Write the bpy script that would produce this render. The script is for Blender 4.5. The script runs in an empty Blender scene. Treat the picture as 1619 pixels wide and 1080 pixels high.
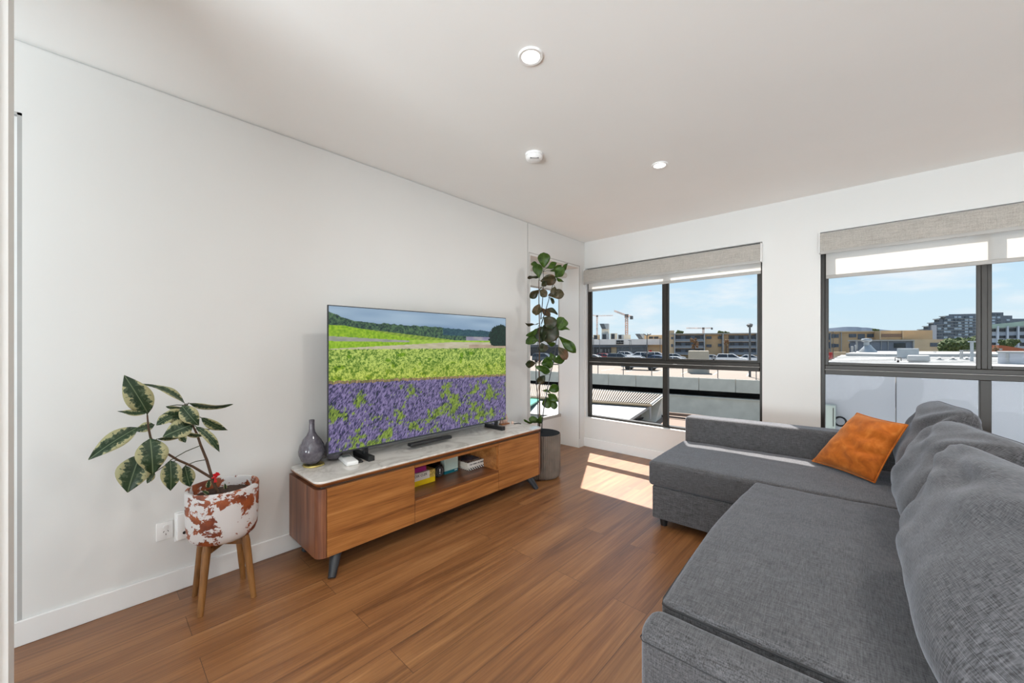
import bpy, bmesh, math, random
import numpy as np
from mathutils import Vector, Matrix, noise

random.seed(7)
scene = bpy.context.scene
COL = scene.collection
PI = math.pi

# ------------------------------------------------------------------ camera
FPX, YAW, YH, CX = 612.46, 0.7454, 545.72, 809.5
HC = 1.288
WX, WY, CZ = -2.680, 4.273, 2.6          # left wall, back wall, ceiling height
cd = bpy.data.cameras.new('camera'); cam = bpy.data.objects.new('camera', cd); COL.objects.link(cam)
cd.sensor_fit = 'HORIZONTAL'; cd.sensor_width = 36.0
cd.lens = FPX / 1619.0 * 36.0
cd.shift_y = (YH - 540.0) / 1619.0
cd.clip_start = 0.03; cd.clip_end = 3000
cam.location = (0, 0, HC)
cam.rotation_euler = (PI / 2, 0, YAW)
scene.camera = cam

# ------------------------------------------------------------------ world
W = bpy.data.worlds.new('sky'); scene.world = W; W.use_nodes = True
nt = W.node_tree; nt.nodes.clear()
def wn(t, **k):
    n = nt.nodes.new(t)
    for a, b in k.items(): setattr(n, a, b)
    return n
out = wn('ShaderNodeOutputWorld'); bg = wn('ShaderNodeBackground')
tc = wn('ShaderNodeTexCoord'); sep = wn('ShaderNodeSeparateXYZ')
nt.links.new(tc.outputs['Generated'], sep.inputs[0])
rp = wn('ShaderNodeValToRGB')
el = rp.color_ramp.elements
el[0].position = 0.0; el[0].color = (0.66, 0.82, 0.90, 1)
el[1].position = 1.0; el[1].color = (0.12, 0.30, 0.62, 1)
e = el.new(0.10); e.color = (0.60, 0.80, 0.93, 1)
e = el.new(0.30); e.color = (0.42, 0.67, 0.92, 1)
nt.links.new(sep.outputs['Z'], rp.inputs[0])
mp = wn('ShaderNodeMapping'); mp.inputs['Scale'].default_value = (1.0, 1.0, 3.4)
mp.inputs['Location'].default_value = (0.31, 0.12, 0.05)
nt.links.new(tc.outputs['Generated'], mp.inputs[0])
nz = wn('ShaderNodeTexNoise'); nz.inputs['Scale'].default_value = 4.6; nz.inputs['Detail'].default_value = 7; nz.inputs['Roughness'].default_value = 0.55
nt.links.new(mp.outputs[0], nz.inputs[0])
cr = wn('ShaderNodeValToRGB'); cr.color_ramp.elements[0].position = 0.47; cr.color_ramp.elements[1].position = 0.66
cr.color_ramp.elements[0].color = (0, 0, 0, 1); cr.color_ramp.elements[1].color = (0.85, 0.85, 0.85, 1)
nt.links.new(nz.outputs['Fac'], cr.inputs[0])
mx = wn('ShaderNodeMix', data_type='RGBA')
nt.links.new(cr.outputs[0], mx.inputs['Factor'])
nt.links.new(rp.outputs[0], mx.inputs['A']); mx.inputs['B'].default_value = (0.88, 0.92, 0.95, 1)
nt.links.new(mx.outputs['Result'], bg.inputs[0]); bg.inputs[1].default_value = 1.0
nt.links.new(bg.outputs[0], out.inputs[0])

# ------------------------------------------------------------------ sun and added fill light
SUN_EL = math.radians(54.0)
sd = Vector((0.454, -0.891, 0)).normalized() * math.cos(SUN_EL); sd.z = -math.sin(SUN_EL)
sl = bpy.data.lights.new('sun', 'SUN'); so = bpy.data.objects.new('sun', sl); COL.objects.link(so)
sl.energy = 13.0; sl.angle = math.radians(0.6); sl.color = (1.0, 0.95, 0.89)
so.rotation_euler = sd.to_track_quat('-Z', 'Y').to_euler(); so.location = (-6, 14, 16)

def area(name, loc, direction, sx, sy, power, color=(1, 1, 1)):
    l = bpy.data.lights.new(name, 'AREA'); l.shape = 'RECTANGLE'; l.size = sx; l.size_y = sy
    l.energy = power; l.color = color
    o = bpy.data.objects.new(name, l); COL.objects.link(o); o.location = loc
    o.rotation_euler = Vector(direction).to_track_quat('-Z', 'Y').to_euler(); return o
# unseen fill lamp added behind the camera to brighten the room
area('rear_fill_light', (0.7, -3.2, 1.35), (-0.15, 1, 0.12), 3.4, 2.3, 26, (0.92, 0.975, 1.0))
# second added lamp, low and tilted up to lift the ceiling
area('rear_fill_upward', (0.6, -4.3, 0.05), (-0.05, 0.85, 0.62), 4.4, 2.4, 600, (0.86, 0.945, 1.0))

scene.view_settings.view_transform = 'Standard'
scene.view_settings.look = 'None'
scene.view_settings.exposure = 0.04
scene.view_settings.gamma = 1.0
scene.view_settings.use_curve_mapping = False
cy = scene.cycles
cy.use_denoising = True
cy.max_bounces = 10; cy.diffuse_bounces = 6; cy.glossy_bounces = 4; cy.transparent_max_bounces = 16
cy.sample_clamp_indirect = 6.0
cy.caustics_reflective = False; cy.caustics_refractive = False

# ------------------------------------------------------------------ image <-> world helpers
_F = Vector((-math.sin(YAW), math.cos(YAW), 0)); _R = Vector((math.cos(YAW), math.sin(YAW), 0)); _U = Vector((0, 0, 1))
EYE = Vector((0, 0, HC))
def ray(u, v): return _F + _R * ((u - CX) / FPX) + _U * ((YH - v) / FPX)
def at(u, v, d): return EYE + ray(u, v) * d
def onx(u, v, x): r = ray(u, v); return EYE + r * (x / r.x)
def ony(u, v, y): r = ray(u, v); return EYE + r * (y / r.y)
def onz(u, v, z): r = ray(u, v); return EYE + r * ((z - HC) / r.z)

# ------------------------------------------------------------------ object helpers
def tag(o, label=None, cat=None, group=None, kind=None):
    if label: o['label'] = label
    if cat: o['category'] = cat
    if group: o['group'] = group
    if kind: o['kind'] = kind
    return o
def thing(name, label, cat, loc, group=None):
    o = bpy.data.objects.new(name, None); o.empty_display_size = 0.1
    COL.objects.link(o); o.location = Vector(loc); return tag(o, label, cat, group)
def obj(name, bm, m, parent=None, smooth=35, label=None, mats=None):
    me = bpy.data.meshes.new(name); bm.normal_update(); bm.to_mesh(me); bm.free()
    for mm in (mats or [m]): me.materials.append(mm)
    if smooth:
        me.polygons.foreach_set('use_smooth', [True] * len(me.polygons))
        if smooth < 180: me.set_sharp_from_angle(angle=math.radians(smooth))
    o = bpy.data.objects.new(name, me); COL.objects.link(o)
    if parent: adopt(o, parent)
    if label: o['label'] = label
    return o
def adopt(o, parent):
    o.parent = parent
    p = parent; M = Matrix.Identity(4)
    chain = []
    while p is not None: chain.append(p); p = p.parent
    for q in reversed(chain): M = M @ q.matrix_parent_inverse @ Matrix.LocRotScale(q.location, q.rotation_euler, q.scale)
    o.matrix_parent_inverse = M.inverted()
def solo(name, bm, m, label, cat, group=None, smooth=35, mats=None):
    """one-mesh thing whose origin sits at its base"""
    vs = [v.co.copy() for v in bm.verts]
    c = Vector(((min(v.x for v in vs) + max(v.x for v in vs)) / 2, (min(v.y for v in vs) + max(v.y for v in vs)) / 2, min(v.z for v in vs)))
    bmesh.ops.translate(bm, verts=bm.verts, vec=-c)
    o = obj(name, bm, m, None, smooth, mats=mats); o.location = c
    return tag(o, label, cat, group)
def struct(name, bm, m, parent=None, smooth=0, mats=None):
    o = obj(name, bm, m, parent, smooth, mats=mats)
    if parent is None: o['kind'] = 'structure'
    return o
def copy_tree(o, parent=None):
    c = o.copy(); COL.objects.link(c); c.parent = parent
    for ch in list(o.children): copy_tree(ch, c)
    return c

def B(): return bmesh.new()
def bx(bm, x0, x1, y0, y1, z0, z1, bev=0.0, seg=2, mi=0):
    x0, x1 = min(x0, x1), max(x0, x1); y0, y1 = min(y0, y1), max(y0, y1); z0, z1 = min(z0, z1), max(z0, z1)
    vs = [bm.verts.new((x, y, z)) for x in (x0, x1) for y in (y0, y1) for z in (z0, z1)]
    fs = [bm.faces.new([vs[i] for i in q]) for q in ((0, 1, 3, 2), (4, 6, 7, 5), (0, 4, 5, 1), (2, 3, 7, 6), (0, 2, 6, 4), (1, 5, 7, 3))]
    for f in fs: f.material_index = mi
    if bev > 0:
        es = list({e for f in fs for e in f.edges})
        bmesh.ops.bevel(bm, geom=es, offset=bev, segments=seg, profile=0.5, affect='EDGES')
    return bm
def tube(bm, pts, rad, n=8, cap=True, mi=0):
    pts = [Vector(p) for p in pts]
    if not hasattr(rad, '__len__'): rad = [rad] * len(pts)
    prev = None; rings = []
    for i, p in enumerate(pts):
        a = (pts[min(i + 1, len(pts) - 1)] - pts[max(i - 1, 0)])
        if a.length < 1e-9: a = Vector((0, 0, 1))
        a.normalize()
        if prev is None:
            s = a.orthogonal().normalized()
        else:
            s = (prev - a * prev.dot(a))
            s = s.normalized() if s.length > 1e-6 else a.orthogonal().normalized()
        prev = s; t = a.cross(s)
        rings.append([bm.verts.new(p + (s * math.cos(2 * PI * k / n) + t * math.sin(2 * PI * k / n)) * rad[i]) for k in range(n)])
    for a, b in zip(rings, rings[1:]):
        for k in range(n):
            f = bm.faces.new((a[k], a[(k + 1) % n], b[(k + 1) % n], b[k])); f.material_index = mi
    if cap:
        for rg in (list(reversed(rings[0])), rings[-1]):
            f = bm.faces.new(rg); f.material_index = mi
    return bm
def lathe(bm, prof, c, n=32, mi=0, sx=1.0, sy=1.0, rib=None):
    c = Vector(c); rings = []
    for r, z in prof:
        ring = []
        for k in range(n):
            a = 2 * PI * k / n
            rr = r * (1 + (rib(k) if rib else 0))
            ring.append(bm.verts.new((c.x + rr * sx * math.cos(a), c.y + rr * sy * math.sin(a), c.z + z)))
        rings.append(ring)
    for a, b in zip(rings, rings[1:]):
        for k in range(n):
            f = bm.faces.new((a[k], a[(k + 1) % n], b[(k + 1) % n], b[k])); f.material_index = mi
    for rg, rr in ((list(reversed(rings[0])), prof[0][0]), (rings[-1], prof[-1][0])):
        if rr > 1e-5:
            f = bm.faces.new(rg); f.material_index = mi
    bmesh.ops.remove_doubles(bm, verts=[v for r in rings for v in r], dist=1e-6)
    return bm
def quad(bm, pts, mi=0):
    f = bm.faces.new([bm.verts.new(Vector(p)) for p in pts]); f.material_index = mi; return bm
def prism(bm, poly, vec, mi=0):
    a = [bm.verts.new(Vector(p)) for p in poly]; b = [bm.verts.new(Vector(p) + Vector(vec)) for p in poly]
    n = len(a)
    fs = [bm.faces.new(a), bm.faces.new(list(reversed(b)))]
    for k in range(n): fs.append(bm.faces.new((a[k], b[k], b[(k + 1) % n], a[(k + 1) % n])))
    for f in fs: f.material_index = mi
    bmesh.ops.recalc_face_normals(bm, faces=fs)
    return bm
def _axis(lo, hi, r, n, m):
    arc = [lo + r * (1 - math.cos(PI / 2 * k / m)) for k in range(m)]
    inner = [lo + r + (hi - lo - 2 * r) * k / n for k in range(n + 1)]
    return arc + inner + [hi - r * (1 - math.cos(PI / 2 * k / m)) for k in range(m - 1, -1, -1)]
def rbox(bm, lo, hi, r, n=(6, 6, 3), m=4, fn=None, mi=0):
    """rounded box with a fine skin; fn(p, q) may move each point (q = position 0..1)"""
    A = [_axis(lo[i], hi[i], r, n[i], m) for i in range(3)]
    N = [len(a) for a in A]; cache = {}
    def V(i, j, k):
        key = (i, j, k)
        if key not in cache:
            p = Vector((A[0][i], A[1][j], A[2][k]))
            c = Vector([min(max(p[t], lo[t] + r), hi[t] - r) for t in range(3)])
            d = p - c
            if d.length > 1e-9:
                d2 = Vector([(-1 if (i, j, k)[t] < m else 1) * 0 + d[t] for t in range(3)])
                p = c + d2.normalized() * r
            if fn:
                q = Vector([(A[t][(i, j, k)[t]] - lo[t]) / (hi[t] - lo[t]) for t in range(3)])
                p = Vector(fn(p, q))
            cache[key] = bm.verts.new(p)
        return cache[key]
    fs = []
    def F(a, b, c, d): fs.append(bm.faces.new((a, b, c, d)))
    X, Y, Z = N[0] - 1, N[1] - 1, N[2] - 1
    for i in range(X):
        for j in range(Y):
            F(V(i, j, 0), V(i, j + 1, 0), V(i + 1, j + 1, 0), V(i + 1, j, 0)); F(V(i, j, Z), V(i + 1, j, Z), V(i + 1, j + 1, Z), V(i, j + 1, Z))
    for i in range(X):
        for k in range(Z):
            F(V(i, 0, k), V(i + 1, 0, k), V(i + 1, 0, k + 1), V(i, 0, k + 1)); F(V(i, Y, k), V(i, Y, k + 1), V(i + 1, Y, k + 1), V(i + 1, Y, k))
    for j in range(Y):
        for k in range(Z):
            F(V(0, j, k), V(0, j, k + 1), V(0, j + 1, k + 1), V(0, j + 1, k)); F(V(X, j, k), V(X, j + 1, k), V(X, j + 1, k + 1), V(X, j, k + 1))
    for f in fs: f.material_index = mi
    return bm
def text_mesh(s, size, depth=0.001):
    cu = bpy.data.curves.new('lettering', 'FONT'); cu.body = s; cu.size = size; cu.extrude = depth
    cu.align_x = 'CENTER'; cu.align_y = 'CENTER'
    t = bpy.data.objects.new('t', cu); COL.objects.link(t)
    me = bpy.data.meshes.new_from_object(t); bpy.data.objects.remove(t)
    return me
def lettering(s, size, origin, ex, ez, m, parent, depth=0.001, name='lettering'):
    me = text_mesh(s, size, depth); me.materials.clear(); me.materials.append(m)
    ex = Vector(ex).normalized(); ez = Vector(ez).normalized(); n = ex.cross(ez)
    M = Matrix((ex, ez, n)).transposed().to_4x4(); M.translation = Vector(origin)
    me.transform(M)
    o = bpy.data.objects.new(name, me); COL.objects.link(o); adopt(o, parent); return o

# ------------------------------------------------------------------ materials
def nodes(name):
    m = bpy.data.materials.new(name); m.use_nodes = True; t = m.node_tree
    b = t.nodes['Principled BSDF']; return m, t, b
def lk(t, a, b): t.links.new(a, b)
def coords(t, scale=(1, 1, 1), kind='Object', rot=(0, 0, 0), loc=(0, 0, 0)):
    if kind == 'World':
        g = t.nodes.new('ShaderNodeNewGeometry'); s = g.outputs['Position']
    elif kind == 'UV':
        g = t.nodes.new('ShaderNodeUVMap'); s = g.outputs[0]
    else:
        g = t.nodes.new('ShaderNodeTexCoord'); s = g.outputs[kind]
    mp = t.nodes.new('ShaderNodeMapping'); mp.inputs['Scale'].default_value = scale; mp.inputs['Rotation'].default_value = rot; mp.inputs['Location'].default_value = loc
    lk(t, s, mp.inputs[0]); return mp.outputs[0]
def ntex(t, vec, scale, detail=4, rough=0.5, dist=0.0):
    n = t.nodes.new('ShaderNodeTexNoise'); n.inputs['Scale'].default_value = scale; n.inputs['Detail'].default_value = detail
    n.inputs['Roughness'].default_value = rough; n.inputs['Distortion'].default_value = dist
    if vec is not None: lk(t, vec, n.inputs['Vector'])
    return n.outputs['Fac']
def ramp(t, fac, stops, interp='LINEAR'):
    r = t.nodes.new('ShaderNodeValToRGB'); r.color_ramp.interpolation = interp; e = r.color_ramp.elements
    e[0].position, e[0].color = stops[0][0], (*stops[0][1], 1)
    e[1].position, e[1].color = stops[-1][0], (*stops[-1][1], 1)
    for p, c in stops[1:-1]:
        x = e.new(p); x.color = (*c, 1)
    lk(t, fac, r.inputs[0]); return r.outputs[0]
def mixc(t, fac, a, b, mode='MIX'):
    m = t.nodes.new('ShaderNodeMix'); m.data_type = 'RGBA'; m.blend_type = mode
    for sock, v in ((m.inputs['Factor'], fac), (m.inputs['A'], a), (m.inputs['B'], b)):
        if isinstance(v, (int, float)): sock.default_value = v
        elif isinstance(v, tuple): sock.default_value = (*v, 1) if len(v) == 3 else v
        else: lk(t, v, sock)
    return m.outputs['Result']
def math_(t, op, a, b=None):
    m = t.nodes.new('ShaderNodeMath'); m.operation = op
    for i, v in enumerate((a, b)):
        if v is None: continue
        if isinstance(v, (int, float)): m.inputs[i].default_value = v
        else: lk(t, v, m.inputs[i])
    return m.outputs[0]
def bump(t, b, h, strength=0.2, dist=0.01):
    n = t.nodes.new('ShaderNodeBump'); n.inputs['Strength'].default_value = strength; n.inputs['Distance'].default_value = dist
    lk(t, h, n.inputs['Height']); lk(t, n.outputs[0], b.inputs['Normal'])
def mat(name, c, rough=0.6, metal=0.0, var=0.06, scale=6.0, bmp=0.0, spec=0.5, bscale=None):
    m, t, b = nodes(name)
    f = ntex(t, coords(t), scale, 5)
    lo = tuple(max(0, x * (1 - var)) for x in c); hi = tuple(min(1, x * (1 + var)) for x in c)
    lk(t, ramp(t, f, [(0.3, lo), (0.7, hi)]), b.inputs['Base Color'])
    b.inputs['Roughness'].default_value = rough; b.inputs['Metallic'].default_value = metal
    b.inputs['Specular IOR Level'].default_value = spec
    if bmp: bump(t, b, ntex(t, coords(t), bscale or 80, 3), bmp, 0.002)
    return m
def srgb(r, g, b):
    f = lambda x: (x / 255 / 12.92) if x / 255 <= 0.04045 else ((x / 255 + 0.055) / 1.055) ** 2.4
    return (f(r), f(g), f(b))

M_wall = mat('wall_paint', (0.735, 0.734, 0.718), 0.85, var=0.01, scale=2, bmp=0.05, spec=0.2)
M_ceil = mat('ceiling_paint', (0.90, 0.905, 0.89), 0.9, var=0.01, scale=2, spec=0.1)
M_white = mat('gloss_white_paint', (0.82, 0.82, 0.81), 0.45, var=0.01)
M_groove = mat('dark_groove', (0.12, 0.12, 0.11), 0.9)
M_bronze = mat('bronze_aluminium', (0.030, 0.026, 0.022), 0.4, metal=0.3, var=0.1)
M_black = mat('black_plastic', (0.012, 0.012, 0.013), 0.4)
M_dark = mat('charcoal_plastic', (0.030, 0.032, 0.036), 0.45)
M_plastic = mat('white_plastic', (0.87, 0.87, 0.86), 0.35, var=0.01)
M_chrome = mat('chrome', (0.75, 0.75, 0.76), 0.15, metal=1.0)
M_leg = mat('black_painted_wood', (0.022, 0.024, 0.028), 0.4)

def wood(name, tones, grain='Y', rough=0.35, scale=1.0, contrast=1.0):
    m, t, b = nodes(name)
    s = {'Y': (11, 1.1, 11), 'Z': (11, 11, 1.1), 'X': (1.1, 11, 11)}[grain]
    v = coords(t, tuple(x * scale for x in s), 'World')
    big = ntex(t, v, 1.0, 3, 0.5, 1.2)
    s2 = {'Y': (160, 3, 160), 'Z': (160, 160, 3), 'X': (3, 160, 160)}[grain]
    fine = ntex(t, coords(t, s2, 'World'), 1.0, 3, 0.6)
    w = t.nodes.new('ShaderNodeTexWave'); w.bands_direction = 'Z' if grain != 'Z' else 'X'; w.inputs['Scale'].default_value = 1.6 * scale
    w.inputs['Distortion'].default_value = 6; w.inputs['Detail'].default_value = 3; w.inputs['Detail Scale'].default_value = 0.8
    s3 = {'Y': (2, 0.35, 2), 'Z': (2, 2, 0.35), 'X': (0.35, 2, 2)}[grain]
    lk(t, coords(t, s3, 'World'), w.inputs['Vector'])
    s4 = {'Y': (48, 2.2, 48), 'Z': (48, 48, 2.2), 'X': (2.2, 48, 48)}[grain]
    mid = ntex(t, coords(t, s4, 'World'), 1.0, 4, 0.6, 0.6)
    k = math_(t, 'ADD', math_(t, 'MULTIPLY', big, 0.42), math_(t, 'MULTIPLY', w.outputs['Fac'], 0.07))
    k = math_(t, 'ADD', k, math_(t, 'MULTIPLY', fine, 0.27))
    k = math_(t, 'ADD', k, math_(t, 'MULTIPLY', mid, 0.27))
    c = ramp(t, k, [(0.36, tones[0]), (0.47, tones[1]), (0.57, tones[2]), (0.70, tones[3])])
    lk(t, c, b.inputs['Base Color']); b.inputs['Roughness'].default_value = rough
    bump(t, b, fine, 0.08, 0.001)
    return m
TW = [srgb(100, 58, 28), srgb(146, 92, 48), srgb(170, 112, 60), srgb(192, 138, 82)]
M_oak = wood('walnut_veneer', TW, 'Y')
M_side = wood('walnut_side_veneer', [srgb(84, 50, 36), srgb(112, 70, 50), srgb(136, 88, 62), srgb(150, 100, 70)], 'Z')
M_edge = wood('walnut_edge', [srgb(120, 66, 26), srgb(150, 86, 40), srgb(175, 105, 55), srgb(190, 120, 66)], 'Z')
M_stand = wood('acacia_stand', [srgb(88, 56, 26), srgb(120, 80, 40), srgb(142, 98, 52), srgb(158, 112, 62)], 'Z', 0.5)

# floor planks
def floor_mat():
    m, t, b = nodes('timber_plank_floor')
    v = coords(t, (1, 1, 1), 'World', rot=(0, 0, PI / 2), loc=(0.3, 0.07, 0))
    br = t.nodes.new('ShaderNodeTexBrick'); lk(t, v, br.inputs['Vector'])
    br.offset = 0.37; br.offset_frequency = 2
    br.inputs['Scale'].default_value = 1.0; br.inputs['Brick Width'].default_value = 1.5; br.inputs['Row Height'].default_value = 0.178
    br.inputs['Mortar Size'].default_value = 0.0009; br.inputs['Mortar Smooth'].default_value = 0.0; br.inputs['Bias'].default_value = 0.0
    br.inputs['Color1'].default_value = (0, 0, 0, 1); br.inputs['Color2'].default_value = (1, 1, 1, 1); br.inputs['Mortar'].default_value = (0.5, 0.5, 0.5, 1)
    rnd = math_(t, 'MULTIPLY', br.outputs['Color'], 1.0)
    off = t.nodes.new('ShaderNodeCombineXYZ'); lk(t, math_(t, 'MULTIPLY', rnd, 7.3), off.inputs[0]); lk(t, math_(t, 'MULTIPLY', rnd, 13.1), off.inputs[1])
    add = t.nodes.new('ShaderNodeVectorMath'); add.operation = 'ADD'
    g = t.nodes.new('ShaderNodeNewGeometry'); lk(t, g.outputs['Position'], add.inputs[0]); lk(t, off.outputs[0], add.inputs[1])
    def mapped(s):
        mp = t.nodes.new('ShaderNodeMapping'); mp.inputs['Scale'].default_value = s; lk(t, add.outputs[0], mp.inputs[0]); return mp.outputs[0]
    big = ntex(t, mapped((7, 0.55, 1)), 1.0, 4, 0.55, 1.6)
    fine = ntex(t, mapped((120, 2.2, 1)), 1.0, 3, 0.65, 0.3)
    mid = ntex(t, mapped((32, 1.0, 1)), 1.0, 3, 0.6, 0.8)
    k = math_(t, 'ADD', math_(t, 'MULTIPLY', big, 0.45), math_(t, 'MULTIPLY', fine, 0.30))
    k = math_(t, 'ADD', k, math_(t, 'MULTIPLY', mid, 0.25))
    k = math_(t, 'ADD', k, math_(t, 'MULTIPLY', math_(t, 'SUBTRACT', rnd, 0.5), 0.07))
    c = ramp(t, k, [(0.32, srgb(86, 53, 28)), (0.46, srgb(124, 80, 45)), (0.56, srgb(147, 100, 59)), (0.72, srgb(176, 129, 84))])
    c = mixc(t, br.outputs['Fac'], c, srgb(62, 38, 24))
    lk(t, c, b.inputs['Base Color'])
    rr = math_(t, 'ADD', math_(t, 'MULTIPLY', fine, 0.12), 0.30)
    lk(t, rr, b.inputs['Roughness']); b.inputs['Specular IOR Level'].default_value = 0.6
    b.inputs['Coat Weight'].default_value = 0.25; b.inputs['Coat Roughness'].default_value = 0.42
    bump(t, b, fine, 0.06, 0.001)
    return m
M_floor = floor_mat()

def fabric(name, dark, light, sc=1.0, wts=(0.34, 0.36, 0.22), kind='Object'):
    m, t, b = nodes(name)
    q = 300 * sc; r = 24 * sc
    k = math_(t, 'MULTIPLY', ntex(t, coords(t, (q, r, q), kind), 1.0, 2, 0.6), wts[1])
    k = math_(t, 'ADD', k, math_(t, 'MULTIPLY', ntex(t, coords(t, (r, q, q), kind), 1.0, 2, 0.6), wts[0]))
    k = math_(t, 'ADD', k, math_(t, 'MULTIPLY', ntex(t, coords(t, (q, q, r), kind), 1.0, 2, 0.6), wts[2]))
    k = math_(t, 'ADD', k, math_(t, 'MULTIPLY', ntex(t, coords(t, (1, 1, 1), 'Object'), 5, 4), 0.08))
    lk(t, ramp(t, k, [(0.38, dark), (0.62, light)]), b.inputs['Base Color'])
    b.inputs['Roughness'].default_value = 0.9; b.inputs['Specular IOR Level'].default_value = 0.15
    b.inputs['Sheen Weight'].default_value = 0.35; b.inputs['Sheen Roughness'].default_value = 0.5
    b.inputs['Sheen Tint'].default_value = (0.85, 0.9, 1.0, 1)
    bump(t, b, k, 0.35, 0.002); return m
M_fab = fabric('grey_linen_weave', (0.028, 0.026, 0.026), (0.132, 0.130, 0.136))
M_fabc = fabric('grey_linen_cushion', (0.028, 0.027, 0.028), (0.134, 0.134, 0.143), 1.0, (0.46, 0.46, 0.0), 'UV')
M_pipe = mat('dark_piping', (0.035, 0.035, 0.038), 0.9)
M_blind = fabric('oatmeal_blind_fabric', (0.34, 0.32, 0.29), (0.50, 0.47, 0.43), 0.6)
M_railm = mat('grey_blind_rail', (0.40, 0.39, 0.37), 0.5)

def velvet():
    m, t, b = nodes('rust_orange_velvet')
    f = ntex(t, coords(t, (1, 1, 1)), 14, 4, 0.6, 0.6)
    lk(t, ramp(t, f, [(0.3, srgb(150, 72, 14)), (0.55, srgb(186, 98, 26)), (0.8, srgb(214, 128, 54))]), b.inputs['Base Color'])
    b.inputs['Roughness'].default_value = 0.7; b.inputs['Sheen Weight'].default_value = 0.5; b.inputs['Sheen Tint'].default_value = (1, 0.6, 0.3, 1)
    b.inputs['Specular IOR Level'].default_value = 0.2
    return m
M_orange = velvet()

def glass(name='window_glass', tint=(1, 1, 1), refl=0.05):
    m = bpy.data.materials.new(name); m.use_nodes = True; t = m.node_tree; t.nodes.clear()
    o = t.nodes.new('ShaderNodeOutputMaterial'); tr = t.nodes.new('ShaderNodeBsdfTransparent'); tr.inputs[0].default_value = (*tint, 1)
    gl = t.nodes.new('ShaderNodeBsdfGlossy'); gl.inputs['Roughness'].default_value = 0.02
    mx = t.nodes.new('ShaderNodeMixShader'); fr = t.nodes.new('ShaderNodeLayerWeight'); fr.inputs[0].default_value = 0.5
    lk(t, math_(t, 'ADD', math_(t, 'MULTIPLY', math_(t, 'POWER', fr.outputs['Facing'], 5.0), 0.4), 0.002), mx.inputs[0]); lk(t, tr.outputs[0], mx.inputs[1]); lk(t, gl.outputs[0], mx.inputs[2]); lk(t, mx.outputs[0], o.inputs[0])
    return m
M_glass = glass()
def sheer():
    m = bpy.data.materials.new('sheer_screen_fabric'); m.use_nodes = True; t = m.node_tree; t.nodes.clear()
    o = t.nodes.new('ShaderNodeOutputMaterial'); tr = t.nodes.new('ShaderNodeBsdfTransparent')
    tl = t.nodes.new('ShaderNodeBsdfTranslucent'); tl.inputs[0].default_value = (0.86, 0.83, 0.79, 1)
    df = t.nodes.new('ShaderNodeBsdfDiffuse'); df.inputs[0].default_value = (0.80, 0.78, 0.74, 1)
    w = t.nodes.new('ShaderNodeTexNoise'); w.inputs['Scale'].default_value = 1.0
    lk(t, coords(t, (300, 300, 300)), w.inputs['Vector'])
    m1 = t.nodes.new('ShaderNodeMixShader'); m1.inputs[0].default_value = 0.45
    lk(t, tl.outputs[0], m1.inputs[1]); lk(t, df.outputs[0], m1.inputs[2])
    m2 = t.nodes.new('ShaderNodeMixShader'); lk(t, math_(t, 'ADD', math_(t, 'MULTIPLY', w.outputs['Fac'], 0.12), 0.74), m2.inputs[0])
    lk(t, tr.outputs[0], m2.inputs[1]); lk(t, m1.outputs[0], m2.inputs[2]); lk(t, m2.outputs[0], o.inputs[0])
    return m
M_sheer = sheer()
def emis(name, c, s):
    m, t, b = nodes(name); b.inputs['Base Color'].default_value = (0.9, 0.9, 0.9, 1)
    b.inputs['Emission Color'].default_value = (*c, 1); b.inputs['Emission Strength'].default_value = s; return m
M_lamp = emis('lit_diffuser', (1.0, 0.97, 0.92), 6.0)

# ================================================================== ROOM SHELL
XR, YB = 2.3, -3.0
bm = B(); bx(bm, -4.2, XR + 0.2, YB - 0.2, WY, -0.12, 0)
struct('floor', bm, M_floor)
bm = B(); bx(bm, -4.2, XR + 0.2, YB - 0.2, WY + 0.2, CZ, CZ + 0.15)
struct('ceiling', bm, M_ceil)
NY0, NY1, NZ1, NX = 3.195, 4.137, 2.255, -2.93          # window niche in the left wall
DY, DZ = -0.205, 2.286                                     # doorway in the left wall
SG = 0.010
bm = B()
bx(bm, WX - 0.16, WX, DY, NY0, 0, CZ - SG)
bx(bm, WX - 0.16, WX, DY - 0.95, DY, DZ, CZ - SG)
bx(bm, WX - 0.16, WX, YB, DY - 0.95, 0, CZ - SG)
bx(bm, NX - 0.05, WX, NY0, NY1, NZ1, CZ - SG)
bx(bm, NX - 0.05, WX, NY1, WY + 0.16, 0, CZ - SG)
bx(bm, NX - 0.05, WX - 0.16, NY0 - 0.12, NY0, 0, CZ - SG)
bx(bm, NX - 0.08, NX - 0.02, NY0, NY1, 0, 0.36)
bx(bm, WX - 0.2, WX - 0.012, YB, WY, CZ - SG, CZ)
struct('wall_left', bm, M_wall)
bm = B()
W1 = (ony(929.5, 500, WY + 0.05).x, -0.742); W2 = (-0.313, 1.62)
SILL, HEAD = 0.365, 2.262
yb0, yb1 = WY, WY + 0.125
bx(bm, WX, W1[0], yb0, yb1, 0, CZ); bx(bm, W1[1], W2[0], yb0, yb1, 0, CZ); bx(bm, W2[1], XR + 0.2, yb0, yb1, 0, CZ)
for a, b_ in (W1, W2):
    bx(bm, a, b_, yb0, yb1, 0, SILL); bx(bm, a, b_, yb0, yb1, HEAD, CZ)
struct('wall_back', bm, M_wall)
bm = B(); bx(bm, XR, XR + 0.16, YB, WY, 0, CZ); struct('wall_right', bm, M_wall)
bm = B(); bx(bm, -4.2, -1.4, YB - 0.16, YB, 0, CZ); bx(bm, -1.4, XR + 0.2, YB - 0.16, YB, 2.45, CZ)
struct('wall_behind', bm, M_wall)
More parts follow.
